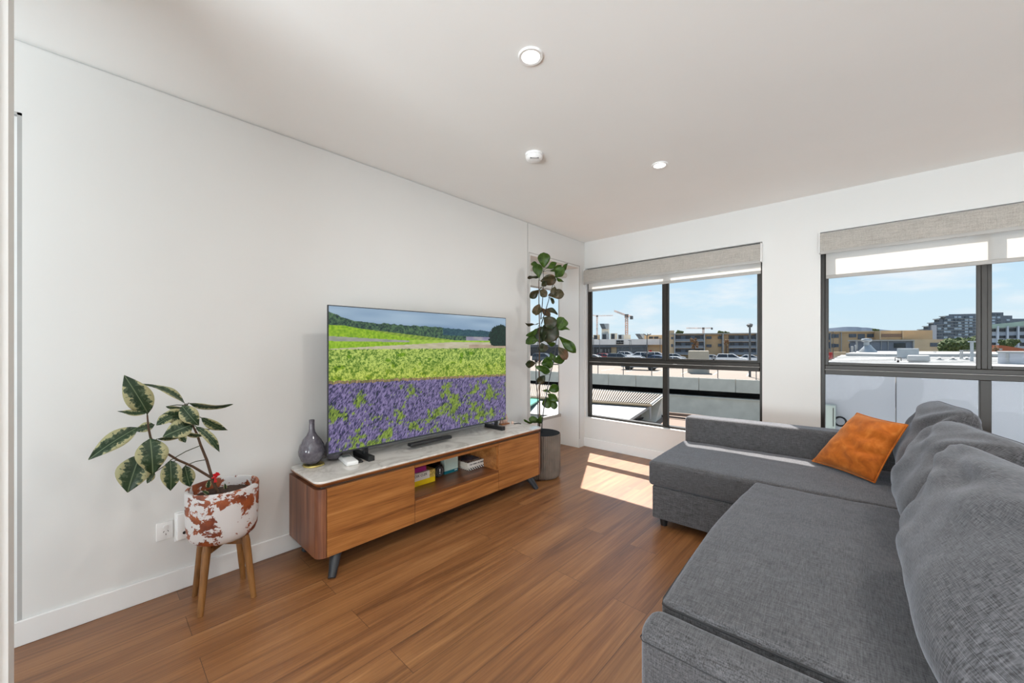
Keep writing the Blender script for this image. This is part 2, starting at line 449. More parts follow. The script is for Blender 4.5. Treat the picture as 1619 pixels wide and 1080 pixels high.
# near wall end beside the camera
wx = -1.62; wy = onx(13, 500, wx).y
bm = B(); bx(bm, wx - 0.11, wx, wy - 0.85, wy, 0, CZ); struct('wall_near', bm, M_wall)
bm = B(); bx(bm, wx, wx + 0.012, wy - 0.11, wy - 0.02, 0, CZ, 0.003); struct('trim_1', bm, M_white)
# movement joint on the left wall
bm = B(); yj = onx(834.2, 400, WX).y
bx(bm, WX, WX + 0.0015, yj - 0.003, yj + 0.003, 0, CZ - 0.01); struct('trim_2', bm, mat('joint_grey', (0.38, 0.38, 0.37), 0.8))
# fine reveal trim round the niche
bm = B()
bx(bm, WX, WX + 0.004, NY1 + 0.010, NY1 + 0.020, 0.11, NZ1 + 0.03); bx(bm, WX, WX + 0.004, NY0 - 0.02, NY1 + 0.02, NZ1 + 0.022, NZ1 + 0.03)
bx(bm, WX, WX + 0.004, NY0 - 0.03, NY0 - 0.02, 0.11, NZ1 + 0.03)
struct('trim_3', bm, mat('shadow_line', (0.5, 0.49, 0.47), 0.8))
# baseboards
def skirting(name, boxes):
    bm = B()
    for b_ in boxes: bx(bm, *b_, 0.003, 1)
    return struct(name, bm, M_white)
skirting('baseboard_left', [(WX, WX + 0.014, DY - 0.03, NY0 - 0.03, 0.0, 0.108)])
skirting('baseboard_back', [(WX, XR, WY - 0.014, WY, 0.0, 0.108)])
skirting('baseboard_right', [(XR - 0.014, XR, YB, WY - 0.02, 0.0, 0.108)])
# sills
bm = B(); bx(bm, W1[0], W1[1], WY - 0.006, WY + 0.045, SILL - 0.004, SILL + 0.006); bx(bm, W2[0], W2[1], WY - 0.006, WY + 0.045, SILL - 0.004, SILL + 0.006)
struct('trim_4', bm, M_white)
# door in the left wall
bm = B(); bx(bm, WX - 0.06, WX - 0.022, DY - 0.93, DY - 0.014, 0.01, DZ - 0.012)
door = struct('door_1', bm, M_white)
bm = B(); bx(bm, WX - 0.16, WX - 0.001, DY - 0.0135, DY, 0, DZ); bx(bm, WX - 0.16, WX - 0.001, DY - 0.95, DY, DZ - 0.011, DZ)
struct('trim_5', bm, mat('door_jamb_grey', (0.42, 0.42, 0.41), 0.6))
bm = B(); bx(bm, WX - 0.02, WX + 0.006, DY - 0.10, DY - 0.032, 0.0, 0.012, 0.003); struct('trim_6', bm, M_groove)

# ------------------------------------------------------------------ windows
TZ0, TZ1 = 1.035, 1.115        # transom
def window(name, x0, x1, mull, lowmull):
    yf0, yf1 = WY + 0.045, WY + 0.115
    fr = B(); t_ = 0.028
    bx(fr, x0, x0 + t_, yf0, yf1, SILL, HEAD, 0.003, 1); bx(fr, x1 - t_, x1, yf0, yf1, SILL, HEAD, 0.003, 1)
    bx(fr, x0 + t_, x1 - t_, yf0, yf1, SILL, SILL + 0.028, 0.003, 1); bx(fr, x0 + t_, x1 - t_, yf0, yf1, HEAD - 0.04, HEAD, 0.003, 1)
    bx(fr, x0 + t_, x1 - t_, yf0 - 0.008, yf1, TZ0, TZ1 - 0.040, 0.004, 1)
    bx(fr, x0 + t_, x1 - t_, yf0, yf1, TZ1 - 0.036, TZ1, 0.004, 1)
    bx(fr, mull - 0.016, mull + 0.016, yf0 + 0.004, yf1 - 0.004, TZ1, HEAD - 0.04, 0.004, 1)
    bx(fr, lowmull - 0.027, lowmull + 0.027, yf0 + 0.004, yf1 - 0.01, SILL + 0.028, TZ0, 0.003, 1)
    w = struct(name, fr, M_bronze, None, 30)
    # sliding sashes
    for k, (a, b_, y) in enumerate(((x0 + t_, mull - 0.012, yf0 + 0.012), (mull + 0.012, x1 - t_, yf0 + 0.016))):
        s = B(); q = 0.024; z0, z1 = TZ1, HEAD - 0.04
        y2 = y + 0.024
        bx(s, a, a + q, y, y2, z0, z1, 0.002, 1); bx(s, b_ - q, b_, y, y2, z0, z1, 0.002, 1)
        bx(s, a + q, b_ - q, y, y2, z0, z0 + q, 0.002, 1); bx(s, a + q, b_ - q, y, y2, z1 - q, z1, 0.002, 1)
        sa = obj('sash', s, M_bronze, w, 30)
        g = B(); bx(g, a + q - 0.004, b_ - q - 0.004, y + 0.010, y + 0.014, z0 + q - 0.004, z1 - q + 0.004); obj('pane', g, M_glass, sa, 0)
    for a, b_ in ((x0 + t_, lowmull - 0.027), (lowmull + 0.027, x1 - t_)):
        g = B(); bx(g, a, b_, yf0 + 0.035, yf0 + 0.039, SILL + 0.028, TZ0); obj('pane', g, M_glass, w, 0)
    # thin pale bead along the transom
    g = B(); bx(g, x0 + t_, x1 - t_, yf0 - 0.009, yf0 + 0.002, TZ1 - 0.0405, TZ1 - 0.0365); obj('bead', g, M_railm, w, 0)
    # latch ring on the sash rail
    return w
w1 = window('window_1', W1[0], W1[1], ony(1052, 500, WY + 0.06).x, ony(1052, 620, WY + 0.06).x)
w2 = window('window_2', W2[0], W2[1], ony(1556, 500, WY + 0.06).x, ony(1558, 640, WY + 0.06).x)
def latch(u, v, parent, square=False):
    c = ony(u, v, WY + 0.046); g = B(); n = 14; r = 0.015
    pts = [c + Vector((math.cos(a) * r, 0, math.sin(a) * r)) for a in [PI * 1.25 - 1.5 * PI * k / n for k in range(n + 1)]]
    pts = [p + Vector((0, 0.0, 0)) for p in pts]
    if square: pts = [c + Vector(q) for q in ((-.017, 0, -.012), (-.017, 0, .012), (.017, 0, .012), (.017, 0, -.012))]
    tube(g, pts, 0.0032, 6); tube(g, [c + Vector((0, 0, -0.012)), c + Vector((0, .012, -.02))], 0.007, 8)
    obj('latch', g, M_black, parent)
latch(1128, 566, w1); latch(1420, 568, w2, True)
# left niche window
def niche_window():
    fr = B(); x0, x1 = NX - 0.06, NX - 0.02
    bx(fr, x0, x1, NY0, NY0 + 0.006, 0.36, NZ1); bx(fr, x0, x1 - .03, NY1 - 0.006, NY1, 0.36, NZ1)
    bx(fr, x0, x1, NY0, NY1, 0.36, 0.395); bx(fr, x0, x1, NY0, NY1, NZ1 - 0.03, NZ1)
    w = struct('window_3', fr, M_railm, None, 30)
    g = B(); bx(g, x0 + 0.02, x0 + 0.024, NY0, NY1, 0.39, NZ1 - 0.02); obj('pane', g, M_glass, w, 0)
niche_window()

# ------------------------------------------------------------------ roller blinds
def roller_blind(label, x0, x1, zt, zf, zs, yf, sx0):
    """valance of rolled blockout fabric, sheer screen and its rail"""
    r = thing('roller_blind', label, 'roller blind', ((x0 + x1) / 2, yf, zf), 'double roller blinds on the back wall')
    b = B()
    # rolled fabric: D-shaped drop
    prof = []
    for k in range(9):
        a = PI * k / 8
        prof.append((yf + 0.045 - 0.045 * math.sin(a) * 1.0, zt - 0.03 + 0.03 * math.cos(a)))
    poly = [(x0, WY - 0.02, zt)] + [(x0, yf + 0.028, zt), (x0, yf + 0.008, zt - 0.008), (x0, yf, zt - 0.03), (x0, yf, zf + 0.02), (x0, yf + 0.006, zf), (x0, yf + 0.02, zf), (x0, WY - 0.02, zf + 0.02)]
    prism(b, poly, (x1 - x0, 0, 0)); obj('valance', b, M_blind, r, 60)
    b = B(); bx(b, x0 + 0.003, x1 - 0.003, yf - 0.004, yf + 0.004, zf - 0.004, zf + 0.022, 0.003, 2); obj('bottom_rail', b, M_railm, r)
    b = B(); bx(b, sx0, x1 - 0.004, yf + 0.052, yf + 0.0535, zs, zt - 0.03); obj('sheer_screen', b, M_sheer, r, 0)
    b = B(); bx(b, sx0, x1 - 0.004, yf + 0.046, yf + 0.060, zs - 0.008, zs + 0.022, 0.004, 2); obj('sheer_rail', b, M_railm, r)
    for x in (x0 - 0.009, x1):
        b = B(); bx(b, x, x + 0.008, yf + 0.005, WY - 0.001, zf + 0.01, zt + 0.004, 0.002, 1); obj('bracket', b, M_plastic, r)
    return r
YFB = WY - 0.075
p = lambda u, v: ony(u, v, YFB)
rb1 = roller_blind('oatmeal roller blind at the top of the window nearest the corner', p(922.5, 450).x, p(1202, 400).x, 2.235, 2.055, ony(1205, 431, YFB + .05).z, YFB, p(927, 450).x)
rb2 = roller_blind('oatmeal roller blind over the right-hand window, its sheer screen lowered further', p(1296.5, 400).x, W2[1] + 0.02, 2.243, 2.062, ony(1300, 440, YFB + 0.05).z, YFB, ony(1306, 420, YFB + .05).x)
def chain(label, x, y, z0, z1):
    b = B(); pts = [(x, y, z1), (x, y, z0 + 0.02), (x + 0.004, y - 0.008, z0), (x, y - 0.016, z0 + 0.02), (x, y - 0.016, z1)]
    tube(b, pts, 0.0018, 6); return solo('blind_chain', b, M_plastic, label, 'blind chain', 'blind pull chains')
chain('white pull chain of the corner roller blind hanging beside the corner', WX + 0.02, WY - 0.05, 0.97, 2.08)
# niche blind
b = B(); r = thing('roller_blind', 'white roller blind rolled up high in the narrow side window behind the fig', 'roller blind', (NX + 0.06, (NY0 + NY1) / 2, 1.98))
tube(b, [(NX + 0.06, NY0 + 0.02, 2.18), (NX + 0.06, NY1 - 0.03, 2.18)], 0.035, 16); obj('roll', b, M_sheer, r)
b = B(); bx(b, NX + 0.024, NX + 0.026, NY0 + 0.02, NY1 - 0.04, 1.98, 2.18); obj('sheer_screen', b, M_sheer, r, 0)
b = B(); bx(b, NX + 0.018, NX + 0.032, NY0 + 0.02, NY1 - 0.04, 1.965, 1.985, 0.003); obj('sheer_rail', b, M_railm, r)

# ------------------------------------------------------------------ ceiling fittings
def downlight(x, y, label, r=0.056):
    t = thing('downlight', label, 'ceiling light', (x, y, CZ - 0.006), 'recessed ceiling downlights')
    b = B(); lathe(b, [(r * 0.70, 0.0045), (r * 0.74, -0.002), (r * 0.95, -0.003), (r, 0.002), (r, 0.0055)], (x, y, CZ - 0.0055), 40)
    bmesh.ops.recalc_face_normals(b, faces=b.faces); obj('trim_ring', b, M_plastic, t)
    b = B(); lathe(b, [(0.0, -0.0005), (r * 0.6, -0.0008), (r * 0.72, 0.001)], (x, y, CZ - 0.0035), 40); obj('diffuser', b, M_lamp, t, label='glowing white diffuser')
    l = bpy.data.lights.new('downlight_lamp', 'AREA'); l.shape = 'DISK'; l.size = r * 1.3; l.energy = 9; l.color = (1, 0.965, 0.92)
    o = bpy.data.objects.new('downlight_lamp', l); COL.objects.link(o); o.location = (x, y, CZ - 0.012); adopt(o, t)
q = onz(839, 88, CZ); downlight(q.x, q.y, 'lit recessed downlight, the one nearest the middle top of the ceiling')
q = onz(1043, 260.5, CZ); downlight(q.x, q.y, 'lit recessed downlight farther back, toward the windows')
for (x, y, w_) in ((0.9, 1.3, 'above the near end of the sofa'), (0.9, 2.8, 'above the far end of the sofa'), (0.9, -0.4, 'behind the camera, right')):  # unseen downlights added as extra fill for the room
    downlight(x, y, 'added fill downlight, unseen, out of frame ' + w_)
q = onz(844.5, 244, CZ)
t = thing('smoke_alarm', 'round white smoke alarm on the ceiling between the two downlights', 'smoke alarm', (q.x, q.y, CZ - 0.05))
b = B(); lathe(b, [(0.060, -0.014), (0.062, -0.010), (0.062, 0.0)], (q.x, q.y, CZ - 0.0005), 40); obj('base_plate', b, M_plastic, t)
b = B(); lathe(b, [(0, -0.047), (0.035, -0.046), (0.046, -0.043), (0.055, -0.034), (0.059, -0.022), (0.059, -0.016), (0.052, -0.015), (0.052, -0.012)], (q.x, q.y, CZ), 40); obj('cover', b, M_plastic, t)
b = B(); lathe(b, [(0.0535, -0.0155), (0.0535, -0.0135)], (q.x, q.y, CZ), 40)
obj('vent_gap', b, M_groove, t)
b = B()
for k in range(5):
    a = -YAW - PI / 2 - 0.5 + 0.25 * k
    pass
for k in range(6):
    s_ = -0.025 + 0.01 * k; c_ = q + _R * s_ - _F * 0.040; bx(b, c_.x - 0.0035, c_.x + 0.0035, c_.y - 0.002, c_.y + 0.002, CZ - 0.046, CZ - 0.041)
obj('vent_slot', b, M_black, t)

# ------------------------------------------------------------------ power points
def outlet(label, u0, v0, u1, v1, kind):
    a = onx(u0, v0, WX + 0.008); c = onx(u1, v1, WX + 0.008)
    y0, y1 = min(a.y, c.y), max(a.y, c.y); z0, z1 = min(a.z, c.z), max(a.z, c.z)
    t = thing('wall_plate' if kind else 'power_outlet', label, 'wall socket', (WX, (y0 + y1) / 2, z0))
    b = B(); bx(b, WX + 0.0005, WX + 0.009, y0, y1, z0, z1, 0.003, 2); obj('plate', b, M_plastic, t)
    ym, zm = (y0 + y1) / 2, (z0 + z1) / 2
    if kind == 0:
        b = B(); lathe(b, [(0, 0.004), (0.010, 0.003), (0.011, 0)], (0, 0, 0), 20, sx=1, sy=1)
        bmesh.ops.transform(b, verts=b.verts, matrix=Matrix.Translation((WX + 0.009, ym + 0.004, zm + 0.020)) @ Matrix.Rotation(PI / 2, 4, 'Y'))
        obj('rocker_switch', b, M_white, t)
        b = B()
        for dy, dz, rot in ((-0.008, -0.003, 0.5), (0.009, -0.003, -0.5), (0.0005, -0.018, 0)):
            c2 = B(); bx(c2, -0.0004, 0.0006, -0.0012, 0.0012, -0.004, 0.004); bmesh.ops.rotate(c2, verts=c2.verts, cent=(0, 0, 0), matrix=Matrix.Rotation(rot * -1.0, 3, 'X'))
            bmesh.ops.translate(c2, verts=c2.verts, vec=(WX + 0.0092, ym + 0.004 + dy, zm + dz))
            me = bpy.data.meshes.new('x'); c2.to_mesh(me); c2.free(); b.from_mesh(me)
        obj('socket_slot', b, M_black, t, 0)
    else:
        b = B(); bx(b, WX + 0.009, WX + 0.034, y0 + 0.006, y1 - 0.006, z0 + 0.01, z1 - 0.004, 0.006, 3); obj('cover', b, M_plastic, t)
        b = B(); tube(b, [(WX + 0.030, ym + 0.005, z0 + 0.045), (WX + 0.0352, ym + 0.005, z0 + 0.045)], 0.008, 14); obj('round_port', b, M_black, t)
outlet('white single power socket low on the left wall beside the plant stand', 247, 829, 273.5, 850, 0)
outlet('tall white cover plate with a black round port partly behind the painted pot', 276, 811, 301, 850, 1)

# ================================================================== TV CABINET
CX0, CX1, CY0, CY1 = -2.655, -2.215, 0.832, 2.812
CB, CT = 0.107, 0.488
t = thing('tv_cabinet', 'long low walnut tv cabinet with white marble top and splayed black legs', 'tv cabinet', ((CX0 + CX1) / 2, (CY0 + CY1) / 2, 0))
def rounded_slab(bm, x0, x1, y0, y1, z0, z1, r, inset=0.0, seg=8):
    """slab with round vertical corners; the lower ring can be inset"""
    def ring(z, d):
        pts = []
        for cx_, cy_, a0 in ((x1 - r, y1 - r, 0), (x0 + r, y1 - r, PI / 2), (x0 + r, y0 + r, PI), (x1 - r, y0 + r, 1.5 * PI)):
            for k in range(seg + 1):
                a = a0 + PI / 2 * k / seg; pts.append(bm.verts.new((cx_ + (r - d) * math.cos(a), cy_ + (r - d) * math.sin(a), z)))
        return pts
    rs = []
    for z, d in ((z0, inset), (z0 + (z1 - z0) * 0.35, inset * 0.35), (z0 + (z1 - z0) * .8, 0.0), (z1, 0.0012)): rs.append(ring(z, d))
    n = len(rs[0])
    for a, c in zip(rs, rs[1:]):
        for k in range(n): bm.faces.new((a[k], a[(k + 1) % n], c[(k + 1) % n], c[k]))
    bm.faces.new(list(reversed(rs[0]))); bm.faces.new(rs[-1])
def marble():
    m, t_, b_ = nodes('white_marble')
    v = coords(t_, (1.2, 1.0, 1.0), 'World')
    n1 = ntex(t_, v, 2.6, 7, 0.6, 1.4); k = math_(t_, 'ABSOLUTE', math_(t_, 'SUBTRACT', n1, 0.5))
    c = ramp(t_, k, [(0.0, srgb(198, 193, 186)), (0.04, srgb(214, 210, 204)), (0.12, srgb(226, 223, 217)), (0.5, srgb(230, 227, 221))])
    lk(t_, c, b_.inputs['Base Color']); b_.inputs['Roughness'].default_value = 0.10; b_.inputs['Coat Weight'].default_value = 0.3
    return m
M_marble = marble()
b = B(); rounded_slab(b, CX0, CX1 + 0.004, CY0 - 0.004, CY1 + 0.004, 0.523, 0.534, 0.05, 0.0); obj('marble_top', b, M_marble, t, 40)
b = B(); rounded_slab(b, CX0, CX1 + 0.004, CY0 - 0.004, CY1 + 0.004, 0.499, 0.5228, 0.05, 0.016); obj('top_rim', b, wood('walnut_rim', [srgb(96, 54, 26), srgb(128, 76, 38), srgb(150, 94, 50), srgb(168, 108, 60)], 'Y'), t, 40)
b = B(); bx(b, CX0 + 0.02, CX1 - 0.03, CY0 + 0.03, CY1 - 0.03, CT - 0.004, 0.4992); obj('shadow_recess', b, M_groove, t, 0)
# carcass: two ends, dividers, shelf, back, bottom
YD1, YD2 = onx(656, 790, CX1).y, onx(789, 740, CX1).y
ZS = 0.268
b = B()
def end_panel(bm, y0, y1, outer):
    # vertical panel whose front outer corner is rounded
    r = 0.045; pts = []
    yo, yi = (y0, y1) if outer < 0 else (y1, y0)
    sgn = 1 if outer < 0 else -1
    pts = [(CX0, yo, CB), (CX0, yi, CB), (CX1 - 0.001, yi, CB)]
    arc = []
    for k in range(9):
        a = PI / 2 * k / 8
        arc.append((CX1 - 0.001 - r + r * math.cos(a), yo + sgn * (r - r * math.sin(a)), CB))
    pts += arc
    prism(bm, pts, (0, 0, CT - CB))
end_panel(b, CY0, CY0 + 0.05, -1); obj('side_panel', b, M_side, t, 40)
b = B(); end_panel(b, CY1 - 0.05, CY1, 1); obj('side_panel', b, M_side, t, 40)
b = B(); bx(b, CX0, CX0 + 0.012, CY0 + 0.05, CY1 - 0.05, CB, CT); obj('back_panel', b, M_side, t, 0)
b = B(); bx(b, CX0 + 0.012, CX1 - 0.02, CY0 + 0.05, CY1 - 0.05, CB, CB + 0.016); obj('bottom_panel', b, M_side, t, 0)
b = B(); bx(b, CX0 + 0.012, CX1 - 0.02, CY0 + 0.05, CY1 - 0.05, CT - 0.016, CT); bx(b, CX1 - 0.02, CX1, YD1 + .002, YD2 - 0.002, CT - 0.014, CT); obj('top_panel', b, M_oak, t, 0)
for y in (YD1, YD2):
    b = B(); bx(b, CX0 + 0.012, CX1 - 0.02, y - 0.009, y + 0.009, CB + 0.016, CT - 0.016); obj('divider', b, M_oak, t, 0)
b = B(); bx(b, CX0 + 0.012, CX1 - 0.003, YD1 + 0.002, YD2 - 0.002, ZS - 0.014, ZS); obj('shelf', b, wood('walnut_shelf', [srgb(70, 40, 20), srgb(98, 58, 32), srgb(118, 72, 42), srgb(132, 84, 50)], 'Y', 0.3), t, 0)
b = B(); bx(b, CX1 - 0.02, CX1, CY0 + 0.053, YD1 - 0.001, CB - 0.001, CT, 0.0012, 1); obj('door', b, M_oak, t, 30)
b = B(); bx(b, CX1 - 0.02, CX1, YD2 + 0.001, CY1 - 0.053, CB - 0.001, CT, 0.0012, 1); obj('door', b, M_oak, t, 30)
b = B(); bx(b, CX1 - 0.02, CX1, YD1 + 0.003, YD2 - 0.003, CB - 0.001, ZS - 0.016, 0.0012, 1); obj('drawer', b, M_oak, t, 30)
for (x0, y0, x1, y1) in ((-2.262, 0.955, -2.182, 0.897), (-2.262, 2.66, -2.190, 2.700), (-2.58, 0.96, -2.60, 0.90), (-2.58, 2.67, -2.60, 2.73)):
    b = B(); tube(b, [(x0, y0, CB + 0.002), (x1, y1, 0.0)], [0.034, 0.020], 16); obj('leg', b, M_leg, t)

# ------------------------------------------------------------------ television
TX = -2.45; TY0, TY1, TZ0_, TZ1_ = 0.982, 2.573, 0.607, 1.537
tv = thing('television', 'large flat television showing a lavender field, on the walnut cabinet', 'television', (TX, (TY0 + TY1) / 2, 0.534))
b = B(); bx(b, TX - 0.012, TX, TY0, TY1, TZ0_, TZ1_, 0.002, 1); obj('screen_frame', b, M_dark, tv)
b = B(); bx(b, TX - 0.045, TX - 0.012, TY0 + 0.12, TY1 - 0.12, TZ0_ + 0.02, TZ1_ - 0.22, 0.012, 3); obj('rear_housing', b, M_black, tv)
b = B(); bx(b, TX - 0.002, TX + 0.0016, TY0, TY1, TZ0_, TZ0_ + 0.010, 0.001, 1); obj('lower_bezel', b, mat('steel_bezel', (0.10, 0.11, 0.13), 0.3, metal=.7), tv)
# picture: a finely divided plate with a colour per point
def picture(nx, nz):
    rs = np.random.RandomState(4)
    def vn(w, h, seed):     # smooth value noise on the picture grid with cell counts w x h
        r = np.random.RandomState(seed).rand(h + 2, w + 2)
        X = np.linspace(0, w, nx, endpoint=False); Y = np.linspace(0, h, nz, endpoint=False)
        xi = X.astype(int); yi = Y.astype(int); fx = X - xi; fy = Y - yi
        fx = fx * fx * (3 - 2 * fx); fy = fy * fy * (3 - 2 * fy)
        a = r[np.ix_(yi, xi)]; c = r[np.ix_(yi, xi + 1)]; d = r[np.ix_(yi + 1, xi)]; e_ = r[np.ix_(yi + 1, xi + 1)]
        return (a * (1 - fx) + c * fx) * (1 - fy)[:, None] + (d * (1 - fx) + e_ * fx) * fy[:, None]
    s = np.linspace(0, 1, nx)[None, :].repeat(nz, 0)     # 0 left .. 1 right
    h = np.linspace(1, 0, nz)[:, None].repeat(nx, 1)     # distance from the top, 0 top .. 1 bottom (row 0 = bottom)
    L = lambda *c: np.array(srgb(*c))
    img = np.zeros((nz, nx, 3))
    def put(mask, col):
        img[mask] = col[mask] if isinstance(col, np.ndarray) and col.ndim == 3 else col
    def blend(a, c, f): return a[None, None, :] * (1 - f[..., None]) + c[None, None, :] * f[..., None]
    full = np.ones_like(s, bool)
    f = np.clip(vn(6, 24, 1) * 0.6 + h * 3, 0, 1)
    put(full, blend(L(170, 192, 210), L(108, 138, 170), f))
    # far trees
    topline = 0.088 + 0.045 * s + 0.012 * vn(60, 2, 2) + np.where(s < 0.10, -0.05 * (1 - s / 0.10), 0)
    tr = vn(150, 90, 3) * 0.6 + vn(320, 180, 4) * 0.4
    put(h > topline, blend(L(16, 42, 52), L(88, 120, 84), np.clip(tr * 1.5 - 0.3, 0, 1)))
    m_ = (h > topline) & (s > 0.55) & (h < 0.17 + 0.02 * s)
    put(m_, blend(L(24, 54, 78), L(60, 96, 100), tr))
    # pale far field on the right
    put((h > 0.19) & (s > 0.70), blend(L(120, 118, 150), L(165, 160, 165), vn(30, 60, 5)))
    put((h > 0.235) & (s > 0.60), blend(L(170, 170, 160), L(150, 160, 120), vn(20, 60, 6)))
    # vineyard slopes at left
    sl_ = 0.128 + 0.15 * s
    rows = 0.5 + 0.5 * np.sin((s * 180 + h * 160))
    put((h > sl_) & (s < 0.62), blend(L(96, 130, 40), L(150, 172, 70), rows * 0.6 + 0.4 * vn(100, 60, 7)))
    g = 0.13 + 0.26 * np.maximum(s - 0.06, 0)
    put((h > g + 0.0) & (s < 0.5) & (h > 0.13), blend(L(100, 146, 24), L(158, 192, 52), vn(160, 90, 8)))
    put((h > 0.185 + 0.03 * s), blend(L(120, 160, 40), L(172, 200, 70), vn(80, 60, 9)) * 1.0) if False else None
    put((h > 0.205 + 0.07 * s) & (s < 0.42 ) , blend(L(135, 140, 130), L(160, 160, 150), vn(50, 60, 10)))
    put((h > 0.238 + 0.015 * s) & (s < 0.42), blend(L(112, 156, 26), L(156, 192, 56), vn(180, 90, 11)))
    band = (h > 0.225) & (s >= 0.36) & (h < 0.30)
    put(band, blend(L(125, 165, 50), L(168, 195, 80), vn(60, 60, 12)))
    edge = 0.292 - 0.085 * np.clip(s, 0, 0.6)
    put((h > edge), blend(L(176, 168, 140), L(196, 188, 165), vn(40, 80, 13)))
    put((h > 0.262) & (s > 0.72), blend(L(160, 140, 120), L(180, 162, 140), vn(40, 80, 14)))
    # dark tree mass right
    dx = (s - 0.965) / 0.098; dy = (h - 0.19) / 0.125
    blob = dx ** 2 + dy ** 2 + 0.35 * (vn(120, 90, 15) - 0.5)
    put((blob < 1) & (h < 0.275), blend(L(10, 24, 24), L(26, 56, 44), vn(200, 120, 16)))
    # vine field
    v0 = 0.292 + 0.006 * vn(200, 2, 17)
    vf = 0.3 * vn(110, 70, 18) + 0.5 * vn(300, 170, 19) + 0.2 * vn(50, 36, 20)
    shade = np.clip((vf - 0.33) * 3.0, 0, 1)
    put(h > v0, blend(L(72, 112, 26), L(186, 206, 104), shade))
    dk = (vn(36, 26, 21) > 0.80) & (h > v0 + 0.03); put(dk, blend(L(40, 84, 10), L(120, 160, 30), shade))
    yw = (np.clip((h - 0.38) / 0.14, 0, 1) * (h > v0) * 0.5)[..., None]; img = img * (1 - yw) + blend(L(112, 142, 26), L(204, 208, 84), shade) * yw
    # lavender
    l0 = 0.525 + 0.045 * s + 0.012 * vn(160, 2, 22)
    put((h > l0 - 0.02) & (h < l0 + .01), blend(L(70, 84, 30), L(170, 140, 110), vn(260, 60, 23)))
    sk = np.zeros_like(s)
    for sd_, ww, hh in ((24, 280, 60), (25, 520, 110)):
        n_ = vn(ww, hh, sd_); sk += n_
    sk /= 2
    # slanted strokes
    roll = np.stack([np.roll(sk[i], int(i * 0.45)) for i in range(nz)])
    lav = np.clip((roll - 0.28) * 2.4, 0, 1)
    put(h > l0, blend(L(32, 32, 76), L(138, 126, 168), lav))
    gm = vn(16, 12, 26) * 0.6 + vn(60, 40, 27) * 0.4
    mid_dark = (h > 0.70) & (h < 0.83)
    gmask = (h > l0 + 0.03) & (gm + (roll - .5) * .5 > 0.66 - 0.05 * mid_dark)
    put(gmask, blend(L(52, 78, 20), L(140, 162, 74), np.clip((roll - 0.2) * 1.8, 0, 1)))
    ndk = (h > l0 + 0.02) & (roll < 0.30); put(ndk, blend(L(30, 34, 60), L(40, 60, 30), gm))
    return img
NXp, NZp = 560, 320
img = picture(NXp, NZp)
me = bpy.data.meshes.new('screen_picture')
ys = np.linspace(TY0 + 0.006, TY1 - 0.006, NXp); zs_ = np.linspace(TZ0_ + 0.011, TZ1_ - 0.006, NZp)
co = np.zeros((NZp, NXp, 3)); co[..., 0] = TX + 0.0012; co[..., 1] = ys[None, :]; co[..., 2] = zs_[:, None]
idx = np.arange(NXp * NZp).reshape(NZp, NXp)
fc = np.stack([idx[:-1, :-1], idx[:-1, 1:], idx[1:, 1:], idx[1:, :-1]], -1).reshape(-1, 4)
me.vertices.add(NXp * NZp); me.vertices.foreach_set('co', co.ravel())
me.loops.add(fc.size); me.loops.foreach_set('vertex_index', fc.ravel())
me.polygons.add(len(fc)); me.polygons.foreach_set('loop_start', np.arange(0, fc.size, 4)); me.polygons.foreach_set('loop_total', np.full(len(fc), 4))
me.update()
ca = me.color_attributes.new('picture', 'FLOAT_COLOR', 'POINT')
rgba = np.ones((NXp * NZp, 4)); rgba[:, :3] = img.reshape(-1, 3); ca.data.foreach_set('color', rgba.ravel())
m, tt, bb = nodes('tv_screen_picture')
at_ = tt.nodes.new('ShaderNodeAttribute'); at_.attribute_name = 'picture'
bb.inputs['Base Color'].default_value = (0.01, 0.01, 0.01, 1); bb.inputs['Roughness'].default_value = 0.35; bb.inputs['Specular IOR Level'].default_value = 0.25
lk(tt, at_.outputs['Color'], bb.inputs['Emission Color']); bb.inputs['Emission Strength'].default_value = 0.95
me.materials.append(m)
so_ = bpy.data.objects.new('screen', me); COL.objects.link(so_); adopt(so_, tv); so_['label'] = 'screen picture of vineyards and lavender rows'
for (y, u_) in ((1.222, 0), (2.455, 1)):
    b = B(); bx(b, -2.60, -2.375, y - 0.012, y + 0.030, 0.534, 0.566, 0.002, 1); bx(b, TX - 0.035, TX - 0.014, y, y + 0.03, 0.566, 0.64, 0.002, 1); obj('stand_foot', b, M_black, tv)

# soundbar-like receiver under the screen
b = B(); bx(b, TX - 0.01, TX + 0.045, 1.545, 1.915, 0.555, 0.580, 0.008, 3)
# (it hangs from the screen edge)
obj('sensor_bar', b, M_black, tv)

